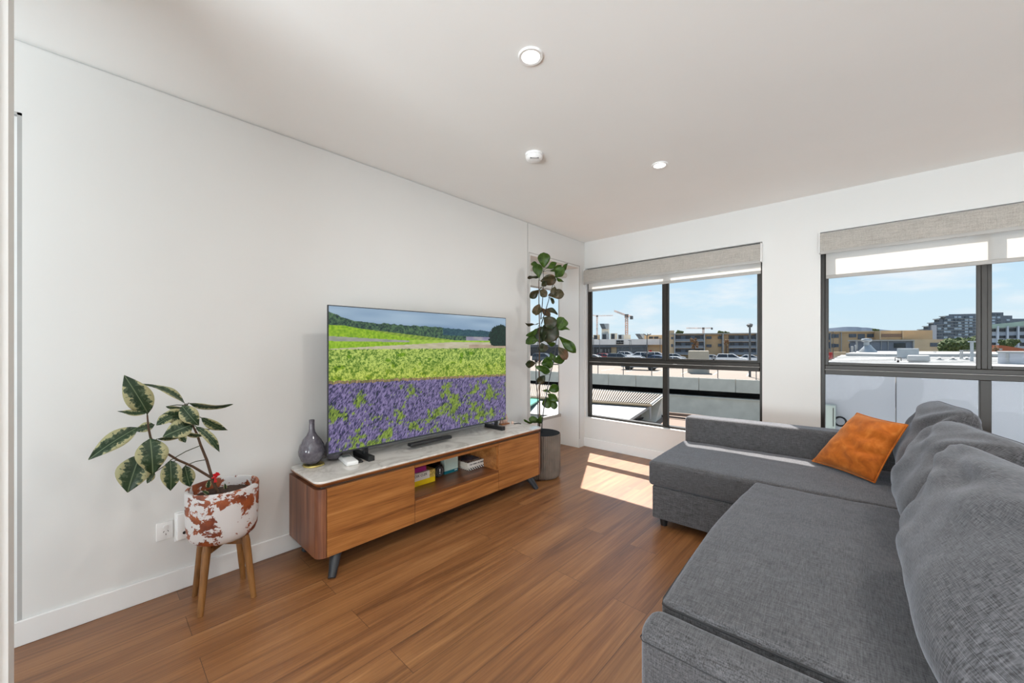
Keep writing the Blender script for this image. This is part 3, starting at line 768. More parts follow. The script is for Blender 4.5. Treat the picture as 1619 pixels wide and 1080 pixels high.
# ------------------------------------------------------------------ vases on the cabinet
def vase_glass():
    m, t_, b_ = nodes('smoky_grey_glass')
    v = coords(t_, (1, 1, 1), 'World'); n_ = ntex(t_, v, 60, 3)
    lk(t_, ramp(t_, n_, [(0.3, srgb(92, 88, 98)), (0.75, srgb(116, 112, 122))]), b_.inputs['Base Color'])
    b_.inputs['Roughness'].default_value = 0.08; b_.inputs['Transmission Weight'].default_value = 0.18; b_.inputs['Coat Weight'].default_value = 0.5
    return m
M_vase = vase_glass()
VPROF = [(0.030, 0.0), (0.040, 0.002), (0.062, 0.028), (0.074, 0.062), (0.076, 0.085), (0.070, 0.118), (0.054, 0.150), (0.032, 0.178), (0.020, 0.200), (0.0165, 0.220), (0.0155, 0.255), (0.0165, 0.275), (0.0135, 0.275), (0.0125, 0.25)]
def coaster(x, y, label):
    t_ = B(); lathe(t_, [(0.0, 0), (0.060, 0), (0.062, 0.003), (0.060, 0.009), (0.0, 0.009)], (x, y, 0.5341), 28, rib=lambda k: 0.02 * math.sin(k * 5.3) + 0.012 * math.sin(k * 2.1))
    return solo('coaster', t_, mat('gold_agate', (0.62, 0.50, 0.16), 0.3, metal=0.8, var=0.2, scale=40), label, 'coaster')
vx, vy = -2.575, 0.935
coaster(vx + 0.01, vy + 0.008, 'gold-rimmed round coaster under the front smoky glass vase')
b = B(); lathe(b, VPROF, (vx, vy, 0.5441), 40); solo('vase', b, M_vase, 'smoky grey bulb vase with slim neck on the gold coaster', 'vase', 'smoky glass vases', 60)
b = B(); lathe(b, [(r_ * 0.82, z * 0.80) for r_, z in VPROF], (-2.600, 1.083, 0.5341), 36); solo('vase', b, M_vase, 'smaller grey glass vase half hidden between the bulb vase and the television', 'vase', 'smoky glass vases', 60)
# air conditioner remote and black remote
def remote(name, label, p0, p1, w, h, m, group=None):
    d = (Vector(p1) - Vector(p0)); L_ = d.length; a = math.atan2(d.y, d.x)
    t_ = thing(name, label, 'remote control', p0, group); t_.rotation_euler = (0, 0, a)
    b_ = B(); bx(b_, 0, L_, -w / 2, w / 2, 0, h, min(0.006, h * 0.4), 3)
    o_ = obj('casing', b_, m); o_.parent = t_
    return t_, L_
z_t = 0.5341
t_, L_ = remote('remote_control', 'white air conditioner remote lying at the near end of the marble top', (-2.575, 1.135, z_t), (-2.375, 1.105, z_t), 0.072, 0.026, M_plastic)
b = B(); bx(b, 0.035, 0.075, -0.024, 0.024, 0.0255, 0.0268); o_ = obj('display', b, mat('lcd_grey', (0.30, 0.34, 0.33), 0.3)); o_.parent = t_
for k in range(2):
    b = B(); bx(b, 0.085, 0.095, -0.022 + k * 0.026, -0.004 + k * 0.026, 0.0255, 0.0275, 0.001, 1); o_ = obj('button', b, M_white); o_.parent = t_
b = B(); bx(b, 0.105, L_ - 0.012, -0.03, 0.03, 0.0255, 0.0272, 0.001, 1); o_ = obj('sliding_cover', b, M_white); o_.parent = t_
t_, L_ = remote('remote_control', 'slim black remote tucked beside the white one', (-2.545, 1.192, z_t), (-2.395, 1.166, z_t), 0.034, 0.012, M_black)
b = B()
for k in range(6):
    lathe(b, [(0.006, 0), (0.006, 0.0008), (0, 0.0008)], (0.02 + k * 0.02, 0.008 * (-1) ** k, 0.0118), 10)
o_ = obj('button', b, M_dark); o_.parent = t_
# figurine of people, small trinkets at the far end
fx, fy = -2.56, 2.655
t_ = thing('figurine', 'small pale sculpted ornament of standing figures at the far end of the cabinet', 'ornament', (fx, fy, z_t))
b = B(); bx(b, fx - 0.025, fx + 0.03, fy - 0.045, fy + 0.055, z_t, z_t + 0.012, 0.003, 2); obj('plinth', b, mat('amber_base', srgb(150, 96, 58), 0.4), t_)
M_fig = mat('pale_pink_stone', srgb(206, 178, 164), 0.5, var=0.25, scale=60)
for dy, hh, rr in ((-0.032, 0.075, 0.011), (0.0, 0.085, 0.012), (0.034, 0.092, 0.013)):
    b = B(); lathe(b, [(rr * 0.9, 0.010), (rr * 1.15, hh * 0.35), (rr * 0.8, hh * 0.6), (rr * 1.05, hh * 0.75), (rr * 0.45, hh * 0.84), (rr * 0.75, hh * 0.93), (rr * 0.55, hh * 1.0), (0, hh * 1.03)], (fx, fy + dy, z_t), 14)
    tube(b, [(fx + 0.004, fy + dy, z_t + hh * 0.7), (fx + 0.02, fy + dy + 0.012, z_t + hh * 0.5)], 0.004, 6); obj('figure', b, M_fig, t_)
b = B(); lathe(b, [(0.012, 0), (0.016, 0.01), (0.012, 0.02), (0.004, 0.028), (0, 0.03)], (fx + 0.045, fy + 0.075, z_t), 12); solo('trinket', b, M_fig, 'tiny rounded pebble ornament right of the standing figures', 'ornament')
b = B(); tube(b, [(fx + 0.07, fy + 0.09, z_t + 0.004), (fx + 0.09, fy + 0.115, z_t + 0.006), (fx + 0.115, fy + 0.12, z_t + 0.003)], 0.004, 6); lathe(b, [(0.01, 0), (0.01, 0.006), (0, 0.006)], (fx + 0.068, fy + 0.085, z_t), 10)
solo('key', b, M_dark, 'small dark key lying on the marble by the figurine', 'key')
b = B(); bx(b, -2.615, -2.585, 2.545, 2.590, z_t, z_t + 0.022, 0.003, 2); solo('trinket_box', b, mat('lilac_glass', srgb(170, 170, 205), 0.2), 'little lilac box behind the television foot', 'box')

# ------------------------------------------------------------------ things in the open shelf
zs0 = ZS + 0.0005
xf = -2.395
gy0, gy1 = YD1 + 0.012, onx(688, 759, xf).y
zt_ = onx(688, 741, xf).z
M_yel = mat('yellow_card', srgb(236, 200, 20), 0.5); M_card = mat('white_card', srgb(226, 222, 214), 0.5)
gb = thing('game_box', 'white and yellow lettered box at the left end of the open shelf', 'box', (xf - 0.08, (gy0 + gy1) / 2, zs0))
zmid = zs0 + (zt_ - zs0) * 0.42
b = B(); bx(b, xf - 0.16, xf, gy0, gy1, zs0, zmid); obj('tray', b, M_yel, gb, 0, label='yellow lower half')
b = B(); bx(b, xf - 0.161, xf + 0.0008, gy0 - 0.0005, gy1 - 0.05, zmid, zt_); obj('lid', b, M_card, gb, 0, label='white upper half')
b = B(); bx(b, xf - 0.161, xf + 0.0008, gy1 - 0.05, gy1 + 0.0005, zmid, zt_); obj('lid_end', b, mat('lid_picture', srgb(200, 170, 90), 0.5, var=0.6, scale=120), gb, 0)
lettering('SDIK O.ER', 0.026, (xf + 0.0015, gy0 + 0.150, (zmid + zt_) / 2 + 0.006), (0, 1, 0), (0, 0, 1), M_black, gb, 0.0003)
b = B(); bx(b, xf - 0.13, xf - 0.03, gy0 + 0.005, gy0 + 0.17, zt_ + 0.0005, zt_ + 0.042, 0.010, 3); solo('camera_pouch', b, M_black, 'black soft pouch lying on the lettered box', 'pouch')
b = B(); bx(b, xf - 0.05, xf - 0.012, gy0 + 0.105, gy0 + 0.215, zt_ + 0.0005, zt_ + 0.038, 0.006, 3)
solo('magenta_case', b, mat('magenta_plastic', srgb(190, 46, 150), 0.4), 'small magenta case on top of the lettered box', 'case')
# speaker: horizontal cylinder with its end disc toward the room
sc_ = onx(695.5, 739.5, -2.43); R_s = 0.047; sc_.z = zs0 + R_s
sp = thing('bluetooth_speaker', 'black cylindrical speaker with a white mark on its round end', 'speaker', (sc_.x - 0.08, sc_.y, zs0))
b = B(); tube(b, [(sc_.x - 0.17, sc_.y, sc_.z), (sc_.x - 0.012, sc_.y, sc_.z)], R_s, 28); obj('body', b, M_black, sp)
b = B(); tube(b, [(sc_.x - 0.013, sc_.y, sc_.z), (sc_.x, sc_.y, sc_.z)], [R_s * 0.9, R_s * 0.84], 28); obj('end_cap', b, M_dark, sp)
b = B(); tube(b, [(sc_.x + 0.0, sc_.y + 0.6 * R_s * math.cos(a), sc_.z + 0.6 * R_s * math.sin(a)) for a in [2 * PI * k / 24 for k in range(25)]], 0.0015, 6); obj('ring', b, M_chrome, sp)
b = B(); prism(b, [(sc_.x, sc_.y - 0.0055, sc_.z + 0.020), (sc_.x, sc_.y + 0.0055, sc_.z + 0.020), (sc_.x, sc_.y + 0.003, sc_.z - 0.005), (sc_.x, sc_.y - 0.003, sc_.z - 0.005)], (0.001, 0, 0)); bx(b, sc_.x, sc_.x + 0.001, sc_.y - 0.0035, sc_.y + 0.0035, sc_.z - 0.018, sc_.z - 0.011)
obj('exclamation_mark', b, M_white, sp, 0)
# pale green box
bxx = -2.455; gy = onx(703, 748, bxx).y; gyb = onx(724, 742, bxx).y
gz = onx(713, 722, bxx).z
bp = thing('carton', 'upright pale green carton with teal foot between speaker and books', 'box', (bxx - 0.03, (gy + gyb) / 2, zs0))
gz = min(gz, CT - 0.02)
b = B(); bx(b, bxx - 0.06, bxx, gy, gyb, zs0 + 0.024, gz, 0.001, 1); obj('front', b, mat('pale_green_card', srgb(196, 214, 204), 0.35, var=0.08, scale=8), bp, 0)
b = B(); bx(b, bxx - 0.06, bxx + 0.0003, gy, gyb, zs0, zs0 + 0.0238); obj('teal_band', b, mat('teal_card', srgb(20, 108, 122), 0.4), bp, 0)
b = B(); bx(b, bxx + 0.0003, bxx + 0.001, gyb - 0.035, gyb - 0.008, zs0 + 0.012, zs0 + 0.018); obj('white_mark', b, M_white, bp, 0)
# books
bk0 = onx(740, 745, -2.38); 
def book(label, x0, x1, y0, y1, z0, z1, cover_m, spine_m, rot=0.0):
    c = Vector(((x0 + x1) / 2, (y0 + y1) / 2, z0))
    t_ = thing('book', label, 'book', c, 'stacked cookbooks in the open shelf'); t_.rotation_euler = (0, 0, rot)
    hx, hy = (x1 - x0) / 2, (y1 - y0) / 2; h = z1 - z0; ct = 0.0025
    b_ = B(); bx(b_, -hx + 0.004, hx - 0.003, -hy + 0.003, hy - 0.003, ct, h - ct); o_ = obj('pages', b_, M_paper, smooth=0); o_.parent = t_
    b_ = B(); bx(b_, -hx, hx, -hy, hy, 0, ct); bx(b_, hx - 0.003, hx, -hy, hy, ct, h - ct); o_ = obj('spine', b_, spine_m, smooth=0); o_.parent = t_
    b_ = B(); bx(b_, -hx, hx, -hy, hy, h - ct, h); o_ = obj('cover', b_, cover_m, smooth=0); o_.parent = t_
    return t_, hx, hy, h
M_paper = mat('book_paper', srgb(214, 206, 190), 0.8, var=0.1, scale=200)
def cover_mat():
    m, t_, b_ = nodes('blue_pattern_cover')
    n_ = ntex(t_, coords(t_, (1, 1, 1)), 55, 2, 0.5, 1.0)
    v = coords(t_, (1, 1, 1)); s_ = t_.nodes.new('ShaderNodeSeparateXYZ'); lk(t_, v, s_.inputs[0])
    r_ = math_(t_, 'ADD', math_(t_, 'POWER', math_(t_, 'DIVIDE', s_.outputs[0], 0.085), 2), math_(t_, 'POWER', math_(t_, 'DIVIDE', s_.outputs[1], 0.105), 2))
    inside = math_(t_, 'LESS_THAN', math_(t_, 'ADD', r_, math_(t_, 'MULTIPLY', n_, 0.8)), 1.2)
    dots = ramp(t_, ntex(t_, coords(t_, (1, 1, 1)), 110, 1), [(0.44, srgb(60, 62, 68)), (0.5, srgb(206, 200, 190))], 'CONSTANT')
    blue = ramp(t_, n_, [(0.40, srgb(16, 50, 96)), (0.5, srgb(40, 120, 180)), (0.66, srgb(120, 90, 70))])
    lk(t_, mixc(t_, inside, dots, blue), b_.inputs['Base Color']); b_.inputs['Roughness'].default_value = 0.35; return m
M_cover = cover_mat()
def stripe_mat():
    m, t_, b_ = nodes('black_white_stripe_spine')
    w_ = t_.nodes.new('ShaderNodeTexWave'); w_.bands_direction = 'DIAGONAL'; w_.inputs['Scale'].default_value = 26; lk(t_, coords(t_), w_.inputs['Vector'])
    lk(t_, ramp(t_, w_.outputs['Fac'], [(0.45, srgb(24, 24, 26)), (0.55, srgb(220, 218, 212))], 'CONSTANT'), b_.inputs['Base Color']); return m
M_stripe = stripe_mat()
yk0, yk1 = bk0.y + 0.01, onx(776, 734, -2.38).y - 0.01
book('cookbook with a black and white striped spine, under the other', -2.60, -2.385, yk0, yk1, zs0, zs0 + 0.022, M_card, M_stripe, 0.03)
t_, hx, hy, h = book('thick white cookbook with blue patterned cover on top of the striped one', -2.605, -2.39, yk0 - 0.004, yk1 - 0.008, zs0 + 0.0225, zs0 + 0.064, M_cover, M_card, 0.0)
b = B()
random.seed(3); y_ = -hy + 0.02
while y_ < hy - 0.05:
    w_ = random.choice((0.003, 0.005, 0.007)); bx(b, hx + 0.0002, hx + 0.0006, y_, y_ + w_, h * 0.38, h * 0.62); y_ += w_ + random.choice((0.002, 0.002, 0.006))
lathe(b, [(0.008, 0), (0.008, 0.0004), (0, 0.0004)], (0, 0, 0), 10) if False else None
o_ = obj('lettering', b, M_dark, smooth=0); o_.parent = t_

# ================================================================== LEAF HELPERS
def prof_ell(t): return math.sin(PI * min(1, max(0, t)) ** 0.80) ** 0.95
def prof_obov(t): return (math.sin(PI * min(1, max(0, t)) ** 1.25) ** 0.62) * (0.75 + 0.3 * t)
def leaf(bm, base, tip, width, roll=0.0, bend=0.12, fold=0.15, prof=prof_ell, nl=12, nw=6, wave=0.03, seed=0):
    uvl = bm.loops.layers.uv.verify()
    base, tip = Vector(base), Vector(tip); a = tip - base; L_ = a.length; a.normalize()
    c = (EYE - (base + tip) / 2).normalized()
    s = a.cross(c)
    if s.length < 1e-3: s = a.orthogonal()
    s.normalize(); n = s.cross(a)
    Rm = Matrix.Rotation(roll, 3, a); s = Rm @ s; n = Rm @ n
    grid = []
    for i in range(nl + 1):
        t = i / nl; row = []
        w = width * 0.5 * prof(t)
        if i == 0 or i == nl: w = 0.0008
        for j in range(-nw // 2, nw // 2 + 1):
            q = j / (nw / 2)
            p_ = base + a * (L_ * t) + s * (w * q) + n * (bend * L_ * (math.sin(PI * t) - 0.0) + fold * abs(q) * w + wave * L_ * math.sin(t * 9 + seed + q * 2) * abs(q) * 0.5)
            row.append((bm.verts.new(p_), (t, q * prof(t))))
        grid.append(row)
    for r0, r1 in zip(grid, grid[1:]):
        for k in range(nw):
            vs = [r0[k], r0[k + 1], r1[k + 1], r1[k]]
            f = bm.faces.new([v[0] for v in vs]); f.smooth = True
            for lp, v in zip(f.loops, vs): lp[uvl].uv = v[1]
    return bm
def leaf_obj(name, parent, m, *a, **k):
    b_ = B(); leaf(b_, *a, **k); 
    o_ = obj(name, b_, m, parent, 0)
    for p_ in o_.data.polygons: p_.use_smooth = True
    md = o_.modifiers.new('thick', 'SOLIDIFY'); md.thickness = 0.0012; md.offset = 0
    return o_
def leaf_mat(name, core, rim=None, back=None, vein=(0.5, 0.6, 0.3), rimw=0.62):
    m, t_, b_ = nodes(name)
    uv = t_.nodes.new('ShaderNodeUVMap'); s_ = t_.nodes.new('ShaderNodeSeparateXYZ'); lk(t_, uv.outputs[0], s_.inputs[0])
    q = math_(t_, 'ABSOLUTE', s_.outputs[1])
    oi = t_.nodes.new('ShaderNodeObjectInfo')
    v = coords(t_, (1, 1, 1), 'World')
    n_ = ntex(t_, coords(t_, (9, 2.2, 1), 'UV'), 1.3, 3, 0.55)
    n2 = ntex(t_, v, 30, 3)
    c = ramp(t_, n2, [(0.3, core[0]), (0.7, core[1])])
    if back:
        c = mixc(t_, ramp(t_, ntex(t_, v, 9, 2), [(0.45, (0, 0, 0)), (0.62, (1, 1, 1))]), c, back)
    if rim:
        e_ = math_(t_, 'ADD', math_(t_, 'MULTIPLY', math_(t_, 'SUBTRACT', n_, 0.5), 1.5), q)
        # tip and base also turn pale
        c = mixc(t_, math_(t_, 'GREATER_THAN', e_, rimw), c, rim)
        c = mixc(t_, math_(t_, 'MULTIPLY', math_(t_, 'GREATER_THAN', e_, rimw - 0.22), 0.35), c, (0.22, 0.28, 0.17))
    c = mixc(t_, math_(t_, 'MULTIPLY', math_(t_, 'LESS_THAN', q, 0.035), 0.7), c, vein)
    lk(t_, c, b_.inputs['Base Color']); b_.inputs['Roughness'].default_value = 0.4
    b_.inputs['Specular IOR Level'].default_value = 0.45
    b_.inputs['Subsurface Weight'].default_value = 0.0
    # some light passes through
    tr = t_.nodes.new('ShaderNodeBsdfTranslucent'); lk(t_, c, tr.inputs[0])
    mx_ = t_.nodes.new('ShaderNodeMixShader'); mx_.inputs[0].default_value = 0.25
    o_ = t_.nodes['Material Output']; lk(t_, b_.outputs[0], mx_.inputs[1]); lk(t_, tr.outputs[0], mx_.inputs[2]); lk(t_, mx_.outputs[0], o_.inputs[0])
    return m
M_varieg = leaf_mat('variegated_leaf', (srgb(34, 58, 34), srgb(60, 84, 58)), rim=srgb(216, 208, 158), vein=(0.25, 0.33, 0.18), rimw=0.60)
M_fig_g = leaf_mat('fig_leaf_green', (srgb(34, 62, 14), srgb(74, 104, 26)), vein=(0.10, 0.16, 0.04))
M_fig_d = leaf_mat('fig_leaf_dark', (srgb(24, 36, 16), srgb(46, 60, 28)), back=srgb(66, 58, 38), vein=(0.05, 0.07, 0.03))
M_fig_b = leaf_mat('fig_leaf_brown', (srgb(58, 58, 34), srgb(84, 74, 48)), back=srgb(116, 88, 66), vein=(0.2, 0.14, 0.08))
M_stem = mat('brown_stem', srgb(84, 62, 44), 0.7, var=0.25, scale=60)
M_stemg = mat('green_stem', srgb(58, 66, 36), 0.6, var=0.2, scale=50)
M_soil = mat('potting_soil', srgb(56, 38, 26), 0.95, var=0.5, scale=120, bmp=0.8)

# ------------------------------------------------------------------ plant stand
SX, SY = -2.437, 0.456
t = thing('plant_stand', 'four-legged wooden plant stand holding the chipped white pot', 'plant stand', (SX, SY, 0))
for (x1, y1) in ((-2.333, 0.347), (-2.315, 0.560), (-2.548, 0.357), (-2.540, 0.565)):
    dx, dy = x1 - SX, y1 - SY
    x0, y0 = SX + dx * 0.72, SY + dy * 0.72
    b = B(); tube(b, [(x0, y0, 0.318), (x0 + (x1 - x0) * .10, y0 + (y1 - y0) * .10, 0.285), (x1, y1, 0.0)], [0.0155, 0.0185, 0.0125], 14); obj('leg', b, M_stand, t)
hz = 0.292
for s_ in (1, -1):
    b = B(); ang = math.atan2(0.565 - 0.357 if s_ > 0 else 0.357 - 0.565, 0.22)
    L2 = 0.105
    c2 = B(); bx(c2, -L2, L2, -0.010, 0.010, hz - 0.022 + (0.0 if s_ > 0 else 0.001), hz + 0.010, 0.003, 1)
    bmesh.ops.rotate(c2, verts=c2.verts, cent=(0, 0, 0), matrix=Matrix.Rotation(ang, 3, 'Z')); bmesh.ops.translate(c2, verts=c2.verts, vec=(SX, SY, 0))
    b.free(); obj('cross_bar', c2, M_stand, t)
b = B(); lathe(b, [(0.0, 0), (0.085, 0.0), (0.088, 0.006), (0.0, 0.006)], (SX, SY, hz + 0.0105), 32); obj('pad', b, M_black, t)

# chipped pot
def chipped():
    m, t_, b_ = nodes('chipped_white_paint')
    v = coords(t_, (1, 1, 1.3), 'World')
    n1 = ntex(t_, coords(t_, (1, 1, 1.3), 'World', loc=(0.35, 0.1, 0.2)), 9.5, 7, 0.68, 0.4); n2 = ntex(t_, v, 70, 3, 0.7)
    k = math_(t_, 'ADD', n1, math_(t_, 'MULTIPLY', math_(t_, 'SUBTRACT', n2, 0.5), 0.12))
    rust = ramp(t_, ntex(t_, v, 14, 3), [(0.35, srgb(112, 50, 26)), (0.65, srgb(158, 82, 42))])
    f = math_(t_, 'GREATER_THAN', k, 0.515)
    lk(t_, mixc(t_, f, srgb(214, 212, 212), rust), b_.inputs['Base Color']); b_.inputs['Roughness'].default_value = 0.5
    bump(t_, b_, f, 0.3, 0.001); b_.node_tree if False else None
    return m
PZ = hz + 0.0168; PR = 0.153
pt = thing('planter_pot', 'white pot with rust-coloured chipped paint on the wooden stand', 'plant pot', (SX, SY, PZ))
b = B(); lathe(b, [(0.0, 0.0), (0.095, 0.0), (0.120, 0.006), (0.138, 0.022), (0.147, 0.048), (PR - 0.002, 0.10), (PR, 0.18), (PR + 0.001, 0.256), (PR - 0.002, 0.263), (PR - 0.011, 0.263), (PR - 0.014, 0.256), (PR - 0.016, 0.18), (0.0, 0.17)], (SX, SY, PZ), 56)
obj('pot_wall', b, chipped(), pt, 60)
b = B(); n = 26
lathe(b, [(PR - 0.017, 0.214), (0.10, 0.220), (0.05, 0.226), (0.0, 0.227)], (SX, SY, PZ), 30)
for v in b.verts: v.co.z += 0.006 * noise.noise(v.co * 30)
obj('soil', b, M_soil, pt, 60)

# rubber plant in the pot
def c5(X, Y): return 130 + X / 4.908, 580 + Y / 4.908
rp_ = thing('rubber_plant', 'variegated rubber plant with cream-edged leaves in the chipped pot', 'houseplant', (SX, SY, PZ + 0.24))
def PX(X, Y, off=0.0):
    u, v = c5(X, Y); return onx(u, v, SX + off)
tr0 = Vector((SX, SY, PZ + 0.235)); fork = PX(1003, 858)
tips = tr0.copy(); q0 = PX(1055, 985)
b = B(); tube(b, [q0 + Vector((0, 0, -0.03)), q0, fork], [0.0085, 0.008, 0.007], 8); obj('trunk', b, M_stem, rp_)
b = B(); left = [PX(x, y, o_) for x, y, o_ in ((1000, 860, 0), (860, 775, 0), (740, 722, .01), (640, 662, .02), (560, 600, .03), (530, 550, .03), (513, 470, .03), (505, 375, .02))]
tube(b, left, [0.006, 0.0055, 0.005, 0.0048, 0.0046, 0.0045, 0.004, 0.003], 8); obj('branch', b, M_stem, rp_)
b = B(); right = [PX(x, y, o_) for x, y, o_ in ((1005, 855, 0), (965, 720, 0), (920, 610, -.01), (890, 520, -.02), (862, 465, -.02), (835, 380, -.02), (815, 300, -.02))]
tube(b, right, [0.0065, 0.006, 0.0055, 0.005, 0.0042, 0.0035, 0.003], 8); obj('branch', b, M_stem, rp_)
RL = [  # base, tip, width (crop px), offset from plane, roll, bend
    (510, 362, 325, 65, 190, .02, .15, .06), (495, 358, 275, 345, 90, .05, 1.05, -.08), (432, 470, 48, 722, 150, .05, .3, .10), (560, 450, 415, 500, 90, -.04, .4, .05),
    (527, 556, 548, 836, 220, .07, -.1, .10), (450, 680, 352, 976, 230, .03, .15, .08), (682, 726, 686, 962, 150, .03, -.2, .08), (797, 768, 838, 932, 115, -.03, .1, .08),
    (560, 820, 503, 905, 60, -.02, .3, .05), (800, 290, 468, 135, 110, -.03, 1.05, .10), (830, 282, 1168, 292, 110, -.02, 1.1, .08), (775, 305, 905, 455, 135, .06, .1, .12),
    (925, 395, 1128, 492, 90, .0, .5, .08), (885, 465, 1066, 662, 80, .03, -.4, .14), (700, 385, 575, 455, 100, .03, .5, .12), (852, 450, 625, 545, 160, .07, .2, .10),
    (805, 370, 600, 385, 130, -.02, -.2, .10), (580, 560, 830, 520, 60, -.03, .9, .05), (790, 510, 948, 532, 60, .03, .8, .08), (765, 530, 802, 588, 60, .05, 0, .05),
    (650, 310, 790, 315, 50, -.06, .9, .05), (975, 940, 985, 875, 40, .05, .1, .05), (1112, 950, 1106, 905, 26, .05, .1, .05), (880, 480, 1000, 485, 40, -.05, .9, .05), (980, 990, 930, 960, 30, .06, .2, .05)]
random.seed(5)
for i, (x0, y0, x1, y1, w_, of, ro, be) in enumerate(RL):
    p0 = PX(x0, y0, of * 0.6); p1 = PX(x1, y1, of + (0.03 if abs(ro) > .8 else 0.0))
    d_ = (p0 - EYE).length; wm = w_ * 0.88 / 4.908 / FPX * (p0 - EYE).dot(_F)
    lf = leaf_obj('leaf', rp_, M_varieg, p0, p1, wm, ro, be, 0.22, seed=i * 1.7)
    if i < 21:
        st = left if p0.y < fork.y - 0.17 and i not in (12, 13) else right
        near = min(st, key=lambda s__: (s__ - p0).length)
        if (near - p0).length > 0.006:
            b = B(); tube(b, [near, (near + p0) / 2 + Vector((0, 0, 0.006)), p0], 0.0019, 6); obj('petiole', b, M_stemg, rp_)
# red ribbon
rc = PX(1028, 842, 0.012)
rb = thing('ribbon', 'small red ribbon bow tied where the rubber plant forks', 'ribbon', rc + Vector((0, 0, -0.02)))
M_red = mat('red_ribbon', srgb(200, 14, 24), 0.5)
b = B(); tube(b, [rc + Vector((0.0, -0.010, -0.012)), rc + Vector((0.008, 0.0, -0.004)), rc + Vector((0, 0.008, -0.010)), rc + Vector((-.008, 0, -.014)), rc + Vector((0, -.01, -.012))], 0.004, 6); obj('knot', b, M_red, rb)
for dy, dz in ((0.010, 0.022), (-0.004, 0.018), (0.002, -0.026), (0.018, 0.014)):
    b = B(); c_ = rc + Vector((0.004, 0, -0.008)); e_ = c_ + Vector((0.004, dy, dz))
    pr = Vector((0, dz, -dy)).normalized() * 0.007
    prism(b, [c_ - pr * .3, e_ - pr, e_ + pr, c_ + pr * .3], (0.0012, 0, 0)); obj('tail', b, M_red, rb)

# ------------------------------------------------------------------ fiddle-leaf fig
FD = 3.83
pc = at(856, 745, FD); PCX, PCY = pc.x, pc.y
R_p = 0.182; H_p = 0.425
def ribbed():
    m, t_, b_ = nodes('ribbed_taupe_ceramic')
    f = ntex(t_, coords(t_, (1, 1, 1)), 8, 3)
    lk(t_, ramp(t_, f, [(0.3, srgb(104, 92, 82)), (0.7, srgb(132, 118, 106))]), b_.inputs['Base Color'])
    b_.inputs['Roughness'].default_value = 0.55; return m
pp = thing('ribbed_planter', 'tall taupe vertically ribbed planter at the far end of the cabinet', 'plant pot', (PCX, PCY, 0))
b = B(); NR = 54 * 6
rib_f = lambda k: [-0.060, -0.02, 0.030, 0.030, -0.02, -0.060][k % 6]
lathe(b, [(R_p - 0.05, 0.0), (R_p - 0.022, 0.006), (R_p - 0.006, 0.03), (R_p, 0.06), (R_p, H_p - 0.01), (R_p - 0.002, H_p)], (PCX, PCY, 0), NR, rib=rib_f)
obj('ribbed_wall', b, ribbed(), pp, 50)
b = B(); lathe(b, [(R_p - 0.002, H_p + 0.0008), (R_p - 0.012, H_p + 0.001), (R_p - 0.014, H_p - 0.02), (R_p - 0.02, H_p - 0.09)], (PCX, PCY, 0), 64); bmesh.ops.recalc_face_normals(b, faces=b.faces)
obj('inner_lining', b, mat('matt_black_lining', (0.02, 0.021, 0.022), 0.95, spec=0.1), pp, 50, label='black inner lining')
b = B(); lathe(b, [(R_p - 0.021, H_p - 0.08), (0.08, H_p - 0.072), (0, H_p - 0.07)], (PCX, PCY, 0), 40); obj('soil', b, M_soil, pp, 60)
ft = thing('fiddle_leaf_fig', 'tall thin fiddle-leaf fig in the ribbed planter before the narrow window', 'houseplant', (PCX, PCY, H_p - 0.08))
def stem(pts, r0, r1, m=M_stem):
    P_ = [at(u, v, FD + d) for u, v, d in pts]; n_ = len(P_)
    b_ = B(); tube(b_, P_, [r0 + (r1 - r0) * k / (n_ - 1) for k in range(n_)], 8); obj('stem', b_, m, ft); return P_
S_ = []
S_ += stem([(854, 702, 0), (853.5, 684, 0), (853, 640, 0), (852.5, 590, 0), (853, 540, 0), (853, 513, 0), (852, 480, 0), (852, 443, 0)], 0.0085, 0.004)
S_ += stem([(851, 702, .03), (851, 660, .03), (850, 628, .03), (847.5, 598, .03), (847.5, 573, .03), (850, 550, .02), (852, 530, .01)], 0.0055, 0.003, M_leg)
S_ += stem([(856, 702, -.03), (857, 668, -.03), (860, 645, -.03), (864, 623, -.03), (870, 593, -.03), (875, 573, -.03), (878, 553, -.03), (879, 540, -.03), (879, 518, -.02)], 0.0055, 0.003, M_leg)
S_ += stem([(874, 450, 0), (868, 473, 0), (862, 493, 0), (856, 512, 0)], 0.003, 0.005, M_leg)
S_ += stem([(859, 430, .02), (859, 452, .02), (857.5, 480, .02), (855, 505, .01)], 0.003, 0.005, M_leg)
def A3(X, Y): return 820 + X / 6, 380 + Y / 6
def A4(X, Y): return 820 + X / 6, 540 + Y / 6
